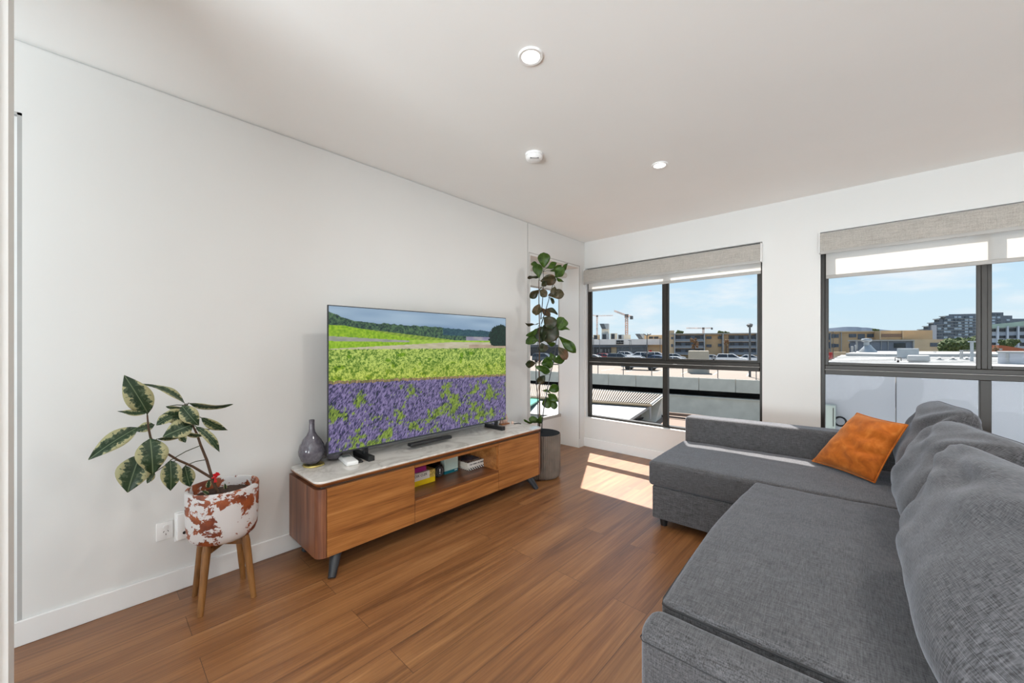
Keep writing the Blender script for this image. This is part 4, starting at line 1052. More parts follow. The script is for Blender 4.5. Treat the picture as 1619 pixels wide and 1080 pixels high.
FL = [(A3, 240, 262, 240, 115, 105, 'g', 0.0), (A3, 192, 358, 168, 222, 88, 'g', .2), (A3, 262, 268, 362, 212, 70, 'g', .8), (A3, 300, 292, 406, 232, 66, 'g', .7), (A3, 345, 350, 466, 218, 46, 'g', .9),
      (A3, 190, 250, 120, 218, 46, 'g', .5), (A3, 200, 350, 84, 356, 50, 'd', 1.0), (A3, 205, 385, 358, 372, 100, 'b', .3), (A3, 345, 345, 432, 260, 90, 'g', .2), (A3, 350, 335, 430, 392, 36, 'g', .8),
      (A3, 195, 470, 108, 550, 66, 'd', .3), (A3, 200, 470, 270, 530, 66, 'b', .1), (A3, 280, 520, 432, 512, 86, 'b', .2), (A3, 345, 440, 330, 520, 60, 'b', .3), (A3, 300, 540, 330, 605, 36, 'd', .6),
      (A3, 190, 602, 160, 712, 80, 'b', .2), (A3, 235, 655, 372, 704, 50, 'd', .7), (A3, 212, 640, 298, 724, 60, 'b', .5), (A3, 182, 790, 62, 785, 40, 'd', 1.1), (A3, 362, 858, 430, 735, 105, 'g', .1),
      (A3, 300, 750, 280, 975, 165, 'd', .1), (A3, 215, 815, 200, 972, 120, 'd', .3), (A3, 182, 835, 72, 908, 48, 'g', .5), (A3, 195, 925, 66, 978, 76, 'g', .3), (A3, 365, 862, 487, 850, 46, 'g', 1.0),
      (A3, 380, 912, 545, 1068, 84, 'g', .3), (A3, 215, 975, 250, 1060, 80, 'd', .1), (A3, 262, 958, 350, 985, 50, 'g', .7), (A3, 240, 730, 345, 830, 110, 'd', .2), (A3, 215, 430, 262, 400, 55, 'd', .4),
      (A4, 372, 50, 455, 172, 84, 'b', .4), (A4, 335, 195, 440, 150, 84, 'g', .4), (A4, 300, 108, 335, 190, 56, 'g', .5), (A4, 215, 215, 325, 190, 100, 'g', .2), (A4, 158, 205, 64, 212, 68, 'd', .4),
      (A4, 158, 238, 298, 290, 70, 'g', .4), (A4, 250, 322, 178, 392, 70, 'd', .3), (A4, 285, 470, 380, 425, 80, 'g', .2), (A4, 222, 465, 300, 492, 36, 'g', .9), (A4, 275, 500, 372, 560, 70, 'g', .3),
      (A4, 350, 560, 218, 592, 90, 'g', .2), (A4, 330, 545, 340, 645, 60, 'g', .3), (A4, 215, 700, 185, 775, 56, 'g', .3), (A4, 200, 760, 95, 735, 60, 'g', .3), (A4, 150, 762, 48, 742, 30, 'g', .9), (A4, 205, 100, 250, 30, 60, 'd', .3)]
random.seed(11)
FM = {'g': M_fig_g, 'd': M_fig_d, 'b': M_fig_b}
for i, (A_, x0, y0, x1, y1, w_, c_, ro) in enumerate(FL):
    u0, v0 = A_(x0, y0); u1, v1 = A_(x1, y1); d0 = random.uniform(-0.05, 0.05)
    p0 = at(u0, v0, FD + d0); p1 = at(u1, v1, FD + d0 * 1.5 + random.uniform(-0.07, 0.05))
    leaf_obj('leaf', ft, FM[c_], p0, p1, w_ * 1.22 / 6 / FPX * FD, ro * (1 if i % 2 else -1), random.choice((0.10, 0.16, -0.08)), 0.18, prof_obov, seed=i * 2.3, wave=0.10)
    near = min(S_, key=lambda s__: (s__ - p0).length)
    if (near - p0).length > 0.012:
        b = B(); tube(b, [near, (near + p0) / 2 + Vector((0, 0, 0.008)), p0], 0.0022, 5); obj('petiole', b, M_stemg, ft)

# ================================================================== SOFA
S0 = Vector((-1.165, 2.700, 0.0)); SROT = math.radians(2.2)
sofa = thing('corner_sofa', 'charcoal grey linen corner sofa with a chaise along the windows', 'sofa', S0)
sofa.rotation_euler = (0, 0, SROT)
def sp_(name, bm, m, smooth=50, label=None, parent=None):
    o_ = obj(name, bm, m, None, smooth, label=label); o_.parent = parent or sofa; return o_
def nzv(p, f, s): return noise.noise(Vector(p) * f + Vector((s, s * 2, s * 3)))
# local frame: X along the window wall to the right, Y towards the windows
def ch_fn(p, q):
    p = Vector(p)
    if q.z > 0.5:
        p.z += (0.010 * math.sin(PI * q.x) ** .5 * math.sin(PI * q.y) ** .5 + 0.0035 * nzv(p, 5, 1) + 0.0025 * nzv(p, 13, 2)) * (q.z - .5) * 2 if 0 < q.x < 1 and 0 < q.y < 1 else 0
    return p
b = B(); rbox(b, (0.022, 0.015, 0.058), (1.66, 0.80, 0.287), 0.012, (14, 8, 4), 3); sp_('chaise_base', b, M_fab)
b = B(); rbox(b, (0.0, 0.0, 0.290), (1.64, 0.795, 0.462), 0.024, (40, 22, 5), 5, ch_fn); sp_('chaise_seat', b, M_fab)
def arm_fn(p, q):
    p = Vector(p); p.z += 0.014 * q.x * (q.z > .5) * q.z + 0.002 * nzv(p, 8, 3); p.y += 0.003 * nzv(p, 6, 4); return p
b = B(); rbox(b, (0.012, 0.797, 0.058), (2.02, 0.968, 0.668), 0.028, (44, 5, 14), 5, arm_fn); sp_('window_side_backrest', b, M_fab)
# main seat
MX0, MX1, MY0, MY1 = 0.655, 1.64, -1.475, -0.004
def ms_fn(p, q):
    p = Vector(p)
    if q.x < 0.3:
        p.x -= 0.045 * (1 - q.y) * (1 - q.x / 0.3)
        p.x -= 0.028 * math.sin(PI * min(1, max(0, q.y))) * (1 - q.x / 0.3)
    if q.z > 0.5 and 0 < q.x < 1 and 0 < q.y < 1:
        p.z += (0.012 * (math.sin(PI * q.x) * math.sin(PI * q.y)) ** .4 + 0.006 * nzv(p, 3, 5) + 0.0035 * nzv(p, 9, 6) + 0.0012 * nzv(p, 26, 6)) * (q.z - .5) * 2
    if q.y < 0.02: p.y += 0.004 * nzv(p, 7, 9)
    return p
b = B(); rbox(b, (MX0, MY0, 0.345), (MX1, MY1, 0.462), 0.022, (60, 80, 4), 5, ms_fn); ms = sp_('main_seat', b, M_fab)
b = B(); zz = 0.362
loop = [(MX0 - 0.046, MY0 + 0.03, zz), (MX0 - 0.039, MY0 + 0.008, zz), (MX0 - 0.015, MY0 - 0.002, zz), (MX1 - 0.05, MY0 - 0.002, zz)]
loop2 = [(p_[0], p_[1], 0.447) for p_ in loop]
tube(b, loop, 0.004, 6); sp_('piping', b, M_pipe, parent=ms)
b = B(); tube(b, [(MX0 - 0.050, MY0 + 0.35, 0.449), (MX0 - 0.047, MY0 + 0.04, 0.447), (MX0 - 0.039, MY0 + 0.008, 0.447), (MX0 - 0.015, MY0 - 0.000, 0.447), (MX1 - 0.05, MY0 - 0.000, 0.447)], 0.0035, 6); sp_('piping', b, M_pipe, parent=ms)
b = B(); rbox(b, (MX0 + 0.01, MY0 + 0.004, 0.058), (MX1, MY1, 0.343), 0.015, (6, 12, 4), 3); sp_('seat_base', b, M_fab)
# near arm
def na_fn(p, q):
    p = Vector(p)
    if q.z > 0.5: p.z -= 0.010 * (1 - q.y) ** 2
    p.x -= 0.006 * (1 - abs(q.y - .5)) * (q.x < .1); p.z += 0.0018 * nzv(p, 9, 7); return p
b = B(); rbox(b, (MX0 - 0.062, MY0 - 0.135, 0.058), (MX1 + 0.38, MY0 - 0.008, 0.453), 0.045, (44, 5, 10), 6, na_fn); na = sp_('near_arm', b, M_fab)
b = B(); tube(b, [(MX0 - 0.0625, MY0 - 0.02, 0.400), (MX0 - 0.062, MY0 - 0.12, 0.403), (MX0 - .05, MY0 - 0.1345, 0.404), (MX1 + 0.3, MY0 - 0.1355, 0.404)], 0.0016, 6); sp_('seam', b, M_pipe, parent=na)
# back
b = B(); rbox(b, (1.66, MY0 - 0.006, 0.058), (2.02, 0.795, 0.60), 0.035, (6, 40, 10), 5, lambda p, q: (p[0] - 0.17 * (1 - q.z) * (q.x < .5) * 0 + 0.06 * (1 - q.x) * q.z, p[1], p[2])); sp_('backrest', b, M_fab)
for (x, y) in ((0.085, 0.075), (0.085, 0.90), (0.75, -1.40), (1.9, -1.50), (1.9, 0.9)):
    b = B(); tube(b, [(x, y, 0.060), (x, y, 0.0)], [0.030, 0.022], 14); sp_('foot', b, M_black)

# back cushions: local (s along width, h up the height) -> world through three corner points
def cushion(name, label, BN, BF, TN, TF_, thick, seed, m, cat, group=None, belly=0.22, NS=64, NH=52):
    """soft pillow spanned by its bottom and top corners (near and far end)"""
    BN, BF, TN, TF_ = [Vector(q_) for q_ in (BN, BF, TN, TF_)]
    n_ = (BF - BN).cross(TN - BN).normalized()
    if n_.x > 0: n_ = -n_
    b_ = B()
    w = (BF - BN).length; h = (TN - BN).length
    def pos(i, j, side):
        a = -1 + 2 * i / NS; c = -1 + 2 * j / NH
        cr = (abs(a) * abs(c)) ** 5
        aa = a * (1 - 0.05 * (1 - c * c) - 0.10 * cr); cc = c * (1 - 0.05 * (1 - a * a) - 0.13 * cr)
        s_, t_ = (aa + 1) / 2, (cc + 1) / 2
        P0 = BN * (1 - s_) * (1 - t_) + BF * s_ * (1 - t_) + TF_ * s_ * t_ + TN * (1 - s_) * t_
        ea = max(0.0, 1 - abs(a) ** 3.4) ** 0.5; ec_ = max(0.0, 1 - abs(c) ** 3.4) ** 0.5
        d = thick / 2 * (1.0 - belly * c)
        sm, tm = s_ * w, t_ * h
        wk = 0.0
        for kx, ky, am in ((-1, 1, .012), (1, 1, .013), (1, -1, .006)):
            dx_, dy_ = a - kx, c - ky; rr = math.hypot(dx_, dy_); ang = math.atan2(dy_, dx_)
            wk += am * math.sin(ang * 10 + seed * 1.3 + kx + 1.5 * noise.noise(Vector((sm * 4, tm * 4, seed)))) * math.exp(-((rr - 0.7) / 0.5) ** 2)
        P_ = Vector((sm * 6, tm * 6, seed * 3.1 + side))
        wk += 0.018 * noise.noise(P_ * 0.5) + 0.007 * noise.noise(P_ * 1.6)
        wk += 0.008 * math.sin(tm * 46 + sm * 10 + 5 * noise.noise(P_ * 0.45)) * max(0, c + .2) * (0.5 + 0.5 * a)
        d = max(0.0, (d + wk) * ea * ec_)
        return P0 + n_ * (d if side == 0 else -d * 0.85)
    vf = [[b_.verts.new(pos(i, j, 0)) for j in range(NH + 1)] for i in range(NS + 1)]
    vb = [[(vf[i][j] if i in (0, NS) or j in (0, NH) else b_.verts.new(pos(i, j, 1))) for j in range(NH + 1)] for i in range(NS + 1)]
    for i in range(NS):
        for j in range(NH):
            b_.faces.new((vf[i][j], vf[i + 1][j], vf[i + 1][j + 1], vf[i][j + 1]))
            b_.faces.new((vb[i][j], vb[i][j + 1], vb[i + 1][j + 1], vb[i + 1][j]))
    bmesh.ops.recalc_face_normals(b_, faces=b_.faces)
    uvl = b_.loops.layers.uv.verify(); uvs = {}
    key = lambda co: (round(co.x, 5), round(co.y, 5), round(co.z, 5))
    for i in range(NS + 1):
        for j in range(NH + 1):
            for q_ in (vf[i][j], vb[i][j]): uvs[key(q_.co)] = (i / NS * w * 1.5, j / NH * h * 1.6)
    for f_ in b_.faces:
        for lp in f_.loops: lp[uvl].uv = uvs[key(lp.vert.co)]
    t_ = thing(name, label, cat, (BN + BF) / 2, group)
    rim = [vf[NS - k][NH].co.copy() for k in range(0, NS + 1)] + [vf[0][j].co.copy() for j in range(NH - 1, -1, -1)]
    obj('cover', b_, m, t_, 180)
    bb2 = B(); tube(bb2, rim, 0.0028, 6, False); obj('seam', bb2, M_fab, t_, 180)
    return t_
G = 'loose back cushions on the grey sofa'
for label, cs, th, sd2 in (
        ('grey back cushion farthest from the camera, beside the orange one', ((.205, 2.81, .478), (.200, 3.48, .478), (.385, 2.86, .975), (.285, 3.50, .965)), .24, 1),
        ('middle grey back cushion of the three along the sofa back', ((.175, 2.06, .482), (.155, 2.79, .480), (.43, 2.10, .95), (.285, 2.76, .945)), .28, 2),
        ('large grey back cushion nearest the camera, cut by the frame', ((.130, 1.18, .485), (.155, 2.04, .485), (.52, 1.28, .93), (.235, 2.10, .95)), .31, 3)):
    cushion('back_cushion', label, cs[0], cs[1], cs[2], cs[3], th, sd2, M_fabc, 'cushion', G)

# orange cushion from its four corners
BL, BR_, TR, TL = Vector((-.290, 3.37, .488)), Vector((.022, 3.10, .484)), Vector((.160, 3.155, .832)), Vector((-.060, 3.42, .840))
def patch(a, c):   # a,c in -1..1
    s_, t_ = (a + 1) / 2, (c + 1) / 2
    return BL * (1 - s_) * (1 - t_) + BR_ * s_ * (1 - t_) + TR * s_ * t_ + TL * (1 - s_) * t_
nrm = ((BR_ - BL).cross(TL - BL)).normalized()
if nrm.dot(EYE - BL) < 0: nrm = -nrm
oc = thing('orange_cushion', 'square rust-orange velvet cushion leaning in the sofa corner', 'cushion', (BL + BR_) / 2)
b = B(); NS = 44
def opos(i, j, side):
    a = -1 + 2 * i / NS; c = -1 + 2 * j / NS
    aa = a * (1 - 0.05 * (1 - c * c)); cc = c * (1 - 0.045 * (1 - a * a))
    p_ = patch(aa, cc)
    ea = max(0.0, 1 - abs(a) ** 3) ** 0.6 * max(0.0, 1 - abs(c) ** 3) ** 0.6
    th = 0.075 * ea
    cr = 0.0
    # horizontal gathers running from the right piping
    cr += 0.007 * math.sin(c * 13 + 2.2 * a + 3 * noise.noise(Vector((a * 1.5, c * 1.5, 3)))) * (0.35 + 0.65 * max(0, a + .2))
    cr += 0.010 * noise.noise(Vector((a * 1.6, c * 3.0, 1)))
    cr += -0.022 * math.exp(-((c + 0.12 - 0.25 * (a - 1)) / 0.08) ** 2) * max(0, a - 0.1)
    th += cr * ea
    return p_ + nrm * (th if side == 0 else -th * 0.35)
vf = [[b.verts.new(opos(i, j, 0)) for j in range(NS + 1)] for i in range(NS + 1)]
vb = [[(vf[i][j] if i in (0, NS) or j in (0, NS) else b.verts.new(opos(i, j, 1))) for j in range(NS + 1)] for i in range(NS + 1)]
for i in range(NS):
    for j in range(NS):
        b.faces.new((vf[i][j], vf[i + 1][j], vf[i + 1][j + 1], vf[i][j + 1])); b.faces.new((vb[i][j], vb[i][j + 1], vb[i + 1][j + 1], vb[i + 1][j]))
bmesh.ops.recalc_face_normals(b, faces=b.faces)
rim = [vf[i][0].co.copy() for i in range(NS + 1)] + [vf[NS][j].co.copy() for j in range(1, NS + 1)] + [vf[i][NS].co.copy() for i in range(NS - 1, -1, -1)] + [vf[0][j].co.copy() for j in range(NS - 1, -1, -1)]
obj('cover', b, M_orange, oc, 180)
b = B(); tube(b, rim, 0.0045, 6, False); obj('piping', b, M_orange, oc, 180)

#EXTERIOR
# ================================================================== OUTSIDE
class Fr:
    """upright frame on a facade line from A to B; s along, t behind, z up"""
    def __init__(s_, A, B_):
        s_.A = Vector((A.x, A.y, 0)); e_ = Vector((B_.x, B_.y, 0)) - s_.A; s_.L = e_.length; s_.ex = e_.normalized()
        s_.ey = Vector((-s_.ex.y, s_.ex.x, 0))
        if s_.ey.dot(_F) < 0: s_.ey = -s_.ey
    def P(s_, s, t, z): return s_.A + s_.ex * s + s_.ey * t + Vector((0, 0, z))
    def hit(s_, u, v, t=0.0):
        r_ = ray(u, v); n_ = s_.ey; k = ((s_.A + n_ * t - EYE).dot(n_)) / r_.dot(n_); q_ = EYE + r_ * k
        return (q_ - s_.A).dot(s_.ex), q_.z
    def box(s_, bm, s0, s1, t0, t1, z0, z1, bev=0.0):
        c = bx(B(), s0, s1, t0, t1, z0, z1, bev, 1)
        M_ = Matrix((s_.ex, s_.ey, Vector((0, 0, 1)))).transposed().to_4x4(); M_.translation = s_.A
        bmesh.ops.transform(c, verts=c.verts, matrix=M_)
        if M_.determinant() < 0: bmesh.ops.reverse_faces(c, faces=c.faces)
        me_ = bpy.data.meshes.new('tmp'); c.to_mesh(me_); c.free(); bm.from_mesh(me_); bpy.data.meshes.remove(me_); return bm
    def pbox(s_, bm, u0, v0, u1, v1, t0, t1, z0=None, bev=0.0):
        tf = min(t0, t1)
        um, vm = (u0 + u1) / 2, (v0 + v1) / 2
        a, _ = s_.hit(u0, vm, tf); b_, _ = s_.hit(u1, vm, tf); _, zt = s_.hit(um, v0, tf); _, zb = s_.hit(um, v1, tf)
        return s_.box(bm, a, b_, t0, t1, zb if z0 is None else z0, zt, bev)
def FrR(u0, u1, d):
    h_ = lambda u: math.hypot(ray(u, 0).x, ray(u, 0).y)
    return Fr(at(u0, 550, d), at(u1, 550, d * h_(u0) / h_(u1)))
def exmat(n_, r, g, b_, rough=0.8, var=0.08, sc=0.6, metal=0.0, k=0.85): return mat(n_, tuple(x * k for x in srgb(r, g, b_)), rough, metal, var, sc)
X_deck = exmat('pale_deck_concrete', 196, 180, 164, 0.9, 0.06, 0.15, 0, 0.36); X_conc = exmat('weathered_concrete', 200, 196, 184, 0.9, 0.12, 0.8, 0, 1.0)
X_tan = exmat('tan_render', 200, 170, 132); X_tan2 = exmat('beige_render', 206, 184, 152); X_grey = exmat('slate_cladding', 112, 122, 136); X_dk = exmat('dark_glazing', 40, 48, 58, 0.25)
X_white = exmat('white_metal_roof', 222, 222, 220, 0.5, 0.04, .6, 0, .48); X_silver = exmat('galvanised_steel', 168, 174, 178, 0.45, 0.1, 2, 0.3); X_pole = exmat('grey_pole_steel', 96, 98, 100, 0.5)
X_win = exmat('far_window_glass', 72, 84, 98, 0.2); X_winl = exmat('pale_window_glass', 170, 188, 204, 0.2); X_fascia = exmat('shop_fascia', 226, 222, 218, k=1.0); X_blk = exmat('sign_black', 30, 30, 34)
X_brown = exmat('sandy_flat_roof', 204, 176, 156, 0.9, 0.05, .6, 0, .36); X_copshade = exmat('coping_shadow_tone', 60, 52, 50); X_red = exmat('signal_red', 176, 50, 48); X_brick = exmat('red_brick', 176, 98, 66)
X_foliage = mat('tree_foliage', srgb(70, 84, 44), 0.9, 0, 0.5, 3.0); X_dry = mat('dry_tree_foliage', srgb(120, 92, 66), 0.9, 0, 0.4, 3.0); X_trunk = exmat('tree_bark', 84, 70, 58)
X_green = exmat('green_copper_roof', 160, 184, 172, 0.5); X_bluew = exmat('blue_white_cladding', 196, 208, 222); X_ltgrey = exmat('light_grey_render', 190, 192, 198, 0.9, 0.03)
X_ground = exmat('pale_ground', 186, 178, 166, 0.95, 0.05, 0.05, 0, 0.42); X_teal = exmat('teal_panel', 30, 150, 120, 0.4)

# ground far below, car park deck
bm = B(); quad(bm, [(-400, 8, -9), (400, 8, -9), (400, 900, -9), (-400, 900, -9)]); struct('ground', bm, X_ground)
DK = Fr(Vector((-23.2 * 1.0, 38.56, 0)), Vector((-7.2, 41.19, 0)))
ZD = -2.0
bm = B(); DK.box(bm, -70, 26, 0.0, 150, ZD - 0.5, ZD)
struct('car_park_deck', bm, X_deck)
bm = B(); DK.box(bm, -70, 26, -0.14, -0.01, ZD - 7.0, ZD - 1.75); DK.box(bm, -70, 26, -0.25, 0.3, ZD - 1.78, ZD - 1.70)
struct('car_park_lower_wall', bm, X_conc)
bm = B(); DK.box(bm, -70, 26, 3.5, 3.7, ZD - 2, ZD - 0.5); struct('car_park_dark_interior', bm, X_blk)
# parapet panels
joints = [-9.5] + [DK.hit(u, v)[0] for u, v in ((963.5, 596), (1006.5, 598), (1049, 601), (1105.6, 603), (1163.3, 607))]
w_ = joints[3] - joints[2]
edges = [joints[1] - w_ * k for k in range(7, 0, -1)] + joints[1:] + [joints[-1] + w_]
panel_names = ['grey concrete parapet panel of the car park, number %s from the right' % n_ for n_ in ('one', 'two', 'three', 'four', 'five', 'six', 'seven', 'eight', 'nine', 'ten', 'eleven', 'twelve', 'thirteen', 'fourteen', 'fifteen')]
ords = ['rightmost', 'second', 'third', 'fourth', 'fifth', 'sixth', 'seventh', 'eighth', 'ninth', 'tenth', 'eleventh', 'twelfth', 'thirteenth', 'fourteenth', 'fifteenth']
for k, (a, c) in enumerate(zip(edges[:-1], edges[1:])):
    n_ = len(edges) - 2 - k
    bm = B(); DK.box(bm, a + 0.02, c - 0.02, -0.32, -0.16, ZD - 1.12, ZD + 0.10, 0.02)
    lab = 'grey concrete parapet panel under the fence, ' + ords[n_] + (' of the row' if n_ == 0 else ' from the right')
    solo('parapet_panel', bm, X_conc, lab, 'concrete panel', 'concrete parapet panels of the car park')
# fence along the edge
fu = [945, 985, 1030, 1079.5, 1134.7, 1195.6]
fs_ = [DK.hit(u, 595)[0] for u in fu]; d_ = (fs_[-1] - fs_[0]) / 5
allp = [fs_[0] - d_ * k for k in range(6, 0, -1)] + fs_ + [fs_[-1] + d_]
fen = thing('mesh_fence', 'thin dark post fence along the edge of the car park deck', 'fence', DK.P(allp[0], 0.1, ZD))
for s in allp:
    bm = B(); DK.box(bm, s - 0.035, s + 0.035, 0.06, 0.13, ZD, ZD + 1.05); obj('post', bm, X_pole, fen, 0)
bm = B(); DK.box(bm, allp[0], allp[-1], 0.08, 0.11, ZD + 0.03, ZD + 0.09); obj('bottom_rail', bm, X_pole, fen, 0)
bm = B(); DK.box(bm, allp[0], allp[-1], 0.08, 0.11, ZD + 1.0, ZD + 1.05); obj('top_rail', bm, X_pole, fen, 0)

# parking bay lines painted on the deck (one pattern)
bm = B()
for k in range(26):
    for t0 in (6, 24, 42): DK.box(bm, -62 + k * 3.2, -61.9 + k * 3.2, t0, t0 + 5, ZD + 0.002, ZD + 0.012)
o_ = struct('bay_markings', bm, exmat('bay_paint', 230, 226, 218))

# ---- cars
CARM = {}
def carpaint(c):
    if c not in CARM:
        rgb = {'white': (228, 230, 232), 'silver': (180, 184, 188), 'grey': (84, 92, 100), 'black': (26, 28, 32), 'red': (150, 38, 40), 'blue': (60, 84, 124)}[c]
        CARM[c] = mat('car_paint_' + c, srgb(*rgb), 0.25, 0.1, 0.01)
    return CARM[c]
def car(label, u, d, colour, kind='sedan', turn=0.0, face=1):
    c = at(u, 560, d); c.z = ZD
    ang = math.atan2(DK.ex.y, DK.ex.x) + turn
    t_ = thing('car', label, 'car', c, 'cars parked on the deck'); t_.rotation_euler = (0, 0, ang)
    L_, Wd, H_ = {'sedan': (4.6, 1.8, 1.42), 'suv': (4.8, 1.9, 1.75), 'hatch': (4.1, 1.75, 1.5)}[kind]
    f = face
    body = {'sedan': [(-.5, .22), (-.5, .55), (-.42, .66), (.22, .66), (.46, .56), (.5, .45), (.5, .22)],
            'suv': [(-.5, .2), (-.5, .60), (-.47, .64), (.22, .64), (.46, .56), (.5, .42), (.5, .2)],
            'hatch': [(-.5, .2), (-.5, .60), (-.46, .64), (.24, .64), (.47, .52), (.5, .42), (.5, .2)]}[kind]
    cab = {'sedan': [(-.40, .655), (-.24, .97), (.02, .97), (.24, .655)], 'suv': [(-.485, .635), (-.43, .97), (.04, .97), (.24, .635)], 'hatch': [(-.475, .635), (-.38, .97), (.04, .97), (.26, .635)]}[kind]
    def ext(bm_, poly, w0, w1, zlo, zhi):
        A_ = []; B2 = []
        for x, z in poly:
            k = (z - zlo) / max(1e-6, zhi - zlo); w = w0 + (w1 - w0) * k
            A_.append(bm_.verts.new((x * L_ * f, -w / 2, z * H_))); B2.append(bm_.verts.new((x * L_ * f, w / 2, z * H_)))
        n_ = len(A_); fs2 = [bm_.faces.new(A_), bm_.faces.new(list(reversed(B2)))]
        for k in range(n_): fs2.append(bm_.faces.new((A_[k], B2[k], B2[(k + 1) % n_], A_[(k + 1) % n_])))
        bmesh.ops.recalc_face_normals(bm_, faces=fs2)
    b_ = B(); ext(b_, body, Wd, Wd * 0.97, .2, .66); bmesh.ops.bevel(b_, geom=b_.edges[:], offset=0.06, segments=2, affect='EDGES'); o1 = obj('body', b_, carpaint(colour)); o1.parent = t_
    b_ = B(); ext(b_, cab, Wd * 0.94, Wd * 0.74, .64, .97); o1 = obj('windows', b_, X_dk, smooth=0); o1.parent = t_
    zs2 = .965 * H_; xa, xb = cab[1][0] * L_, cab[2][0] * L_
    b_ = B(); bx(b_, xa * f, xb * f, -Wd * .37, Wd * .37, zs2 - 0.02, zs2 + 0.03, 0.02, 1)
    for x0, z0, x1, z1 in ((cab[0][0], cab[0][1], cab[1][0], cab[1][1]), (cab[3][0], cab[3][1], cab[2][0], cab[2][1]), (-.12, .64, -.13, .97)):
        for sg in (-1, 1):
            tube(b_, [(x0 * L_ * f, sg * Wd * .475, z0 * H_), (x1 * L_ * f, sg * Wd * .375, z1 * H_)], 0.045, 5)
    o1 = obj('roof', b_, carpaint(colour)); o1.parent = t_
    for x in (-.31, .31):
        for sg in (-1, 1):
            b_ = B(); tube(b_, [(x * L_ * f, sg * (Wd / 2 - 0.20), .325), (x * L_ * f, sg * (Wd / 2 + 0.005), .325)], .325, 16); tube(b_, [(x * L_ * f, sg * (Wd / 2), .325), (x * L_ * f, sg * (Wd / 2 + 0.02), .325)], .19, 12)
            o1 = obj('wheel', b_, M_black); o1.parent = t_
    return t_
car('silver car standing alone near the fence, wheels visible under the window rail', 1013, 51.5, 'silver', 'suv', 0.0, 1)
car('black car half hidden behind the round concrete vent', 1104, 57, 'black', 'sedan', 0.02, 1)
car('white car at the left edge of the corner window, front row', 941, 76, 'white', 'sedan', 0.1)
car('red car in the row before the black shopfront', 958, 84, 'red', 'hatch', -0.1)
car('dark grey wagon in the front row of parked cars', 981, 73, 'grey', 'suv', 0.12)
car('white van-like car behind the dark grey wagon', 993, 92, 'white', 'suv', 0.0)
car('white car just left of the star-headed light pole', 1008, 86, 'white', 'suv', 0.3, -1)
car('black car at the foot of the star-headed light pole', 1030, 81, 'black', 'hatch', 0.2)
car('white car nearest the mullion in the back row', 1040, 88, 'white', 'suv', 0.1)
car('blue car nearest the mullion in the front row', 1041, 71, 'blue', 'sedan', 0.1)
car('silver car in front of the tan apartment block end', 1068, 82, 'silver', 'hatch', 0.2)
car('long white car low beside the round concrete vent', 1071, 63, 'white', 'sedan', 0.0)
car('white four-wheel drive right of the round concrete vent', 1157, 69, 'white', 'suv', 0.02, 1)
car('white sedan behind the tall light pole', 1188, 74, 'white', 'sedan', 0.1, 1)
car('silver sedan seen over the top of the round vent on its right', 1127, 76, 'silver', 'sedan', 0.0)
car('dark car seen through the narrow side window', 862, 74, 'grey', 'suv', 0.1)
car('white car seen through the narrow side window', 880, 66, 'white', 'sedan', 0.0)

# ---- round concrete vent
c = at(1104, 580, 46); c.z = ZD
vt = thing('concrete_vent', 'round pale concrete ventilation shaft standing on the deck', 'ventilation shaft', c)
b = B(); lathe(b, [(1.18, 0), (1.18, 1.55), (1.10, 1.55), (1.10, 1.5), (0, 1.5)], (c.x, c.y, ZD), 40); obj('drum', b, exmat('smooth_concrete', 176, 172, 162), vt, 40)
b = B(); FV = FrR(1088, 1121, 45.3); FV.box(b, 0.0, FV.L, 0.2, 2.2, ZD + 1.52, ZD + 2.62, 0.05); obj('cap', b, exmat('sandy_concrete', 186, 176, 158), vt, 30)
# trolleys
for k, (u, lab) in enumerate(((1057, 'left of three'), (1066, 'middle of three'), (1075, 'right of three'))):
    c = at(u, 580, 54); c.z = ZD
    b = B(); x, y = c.x, c.y
    for (dx, dy) in ((-.25, -.2), (.25, -.2), (.25, .2), (-.25, .2)): tube(b, [(x + dx, y + dy, ZD), (x + dx * 1.2, y + dy, ZD + .9)], 0.02, 5)
    for h_ in (.3, .6, .9): tube(b, [(x - .28, y - .2, ZD + h_), (x + .28, y - .2, ZD + h_), (x + .28, y + .2, ZD + h_), (x - .28, y + .2, ZD + h_), (x - .28, y - .2, ZD + h_)], 0.018, 5)
    solo('shopping_trolley', b, X_silver, 'wire shopping trolley left of the round vent, the ' + lab, 'shopping trolley', 'shopping trolleys left on the deck')
# ---- light poles
def pole(label, u, vtop, d, head='flat', r_=0.07):
    c = at(u, 560, d); zt = at(u, vtop, d).z
    t_ = thing('street_lamp', label, 'light pole', (c.x, c.y, ZD), 'light poles of the car park')
    b_ = B(); tube(b_, [(c.x, c.y, ZD), (c.x, c.y, zt)], [r_ * 1.3, r_], 8); obj('pole', b_, X_pole, t_)
    if head == 'flat':
        b_ = B(); bx(b_, c.x - .35, c.x + .1, c.y - .12, c.y + .12, zt - .05, zt + .1, .03, 1); obj('lamp_head', b_, X_pole, t_)
    elif head == 'globe':
        b_ = B(); lathe(b_, [(0, 0), (.2, .05), (.28, .28), (.15, .42), (0, .42)], (c.x, c.y, zt), 14); tube(b_, [(c.x - .3, c.y, zt + .25), (c.x + .25, c.y, zt + .33)], .07, 6); obj('lamp_head', b_, X_pole, t_)
    else:
        for a in (0.3, 1.6, 2.6, 4.0, 5.3):
            b_ = B(); e_ = Vector((math.cos(a) * .75, math.sin(a) * .75, .35)); tube(b_, [Vector((c.x, c.y, zt)), Vector((c.x, c.y, zt)) + e_], [.06, .10], 6); obj('flood_lamp', b_, X_pole, t_)
pole('tall grey light pole near the fence on the right of the corner window', 1185.5, 518, 40, 'globe', .09)
pole('light pole with a star of floodlights in the middle of the car park', 1023, 531, 76, 'star', .09)
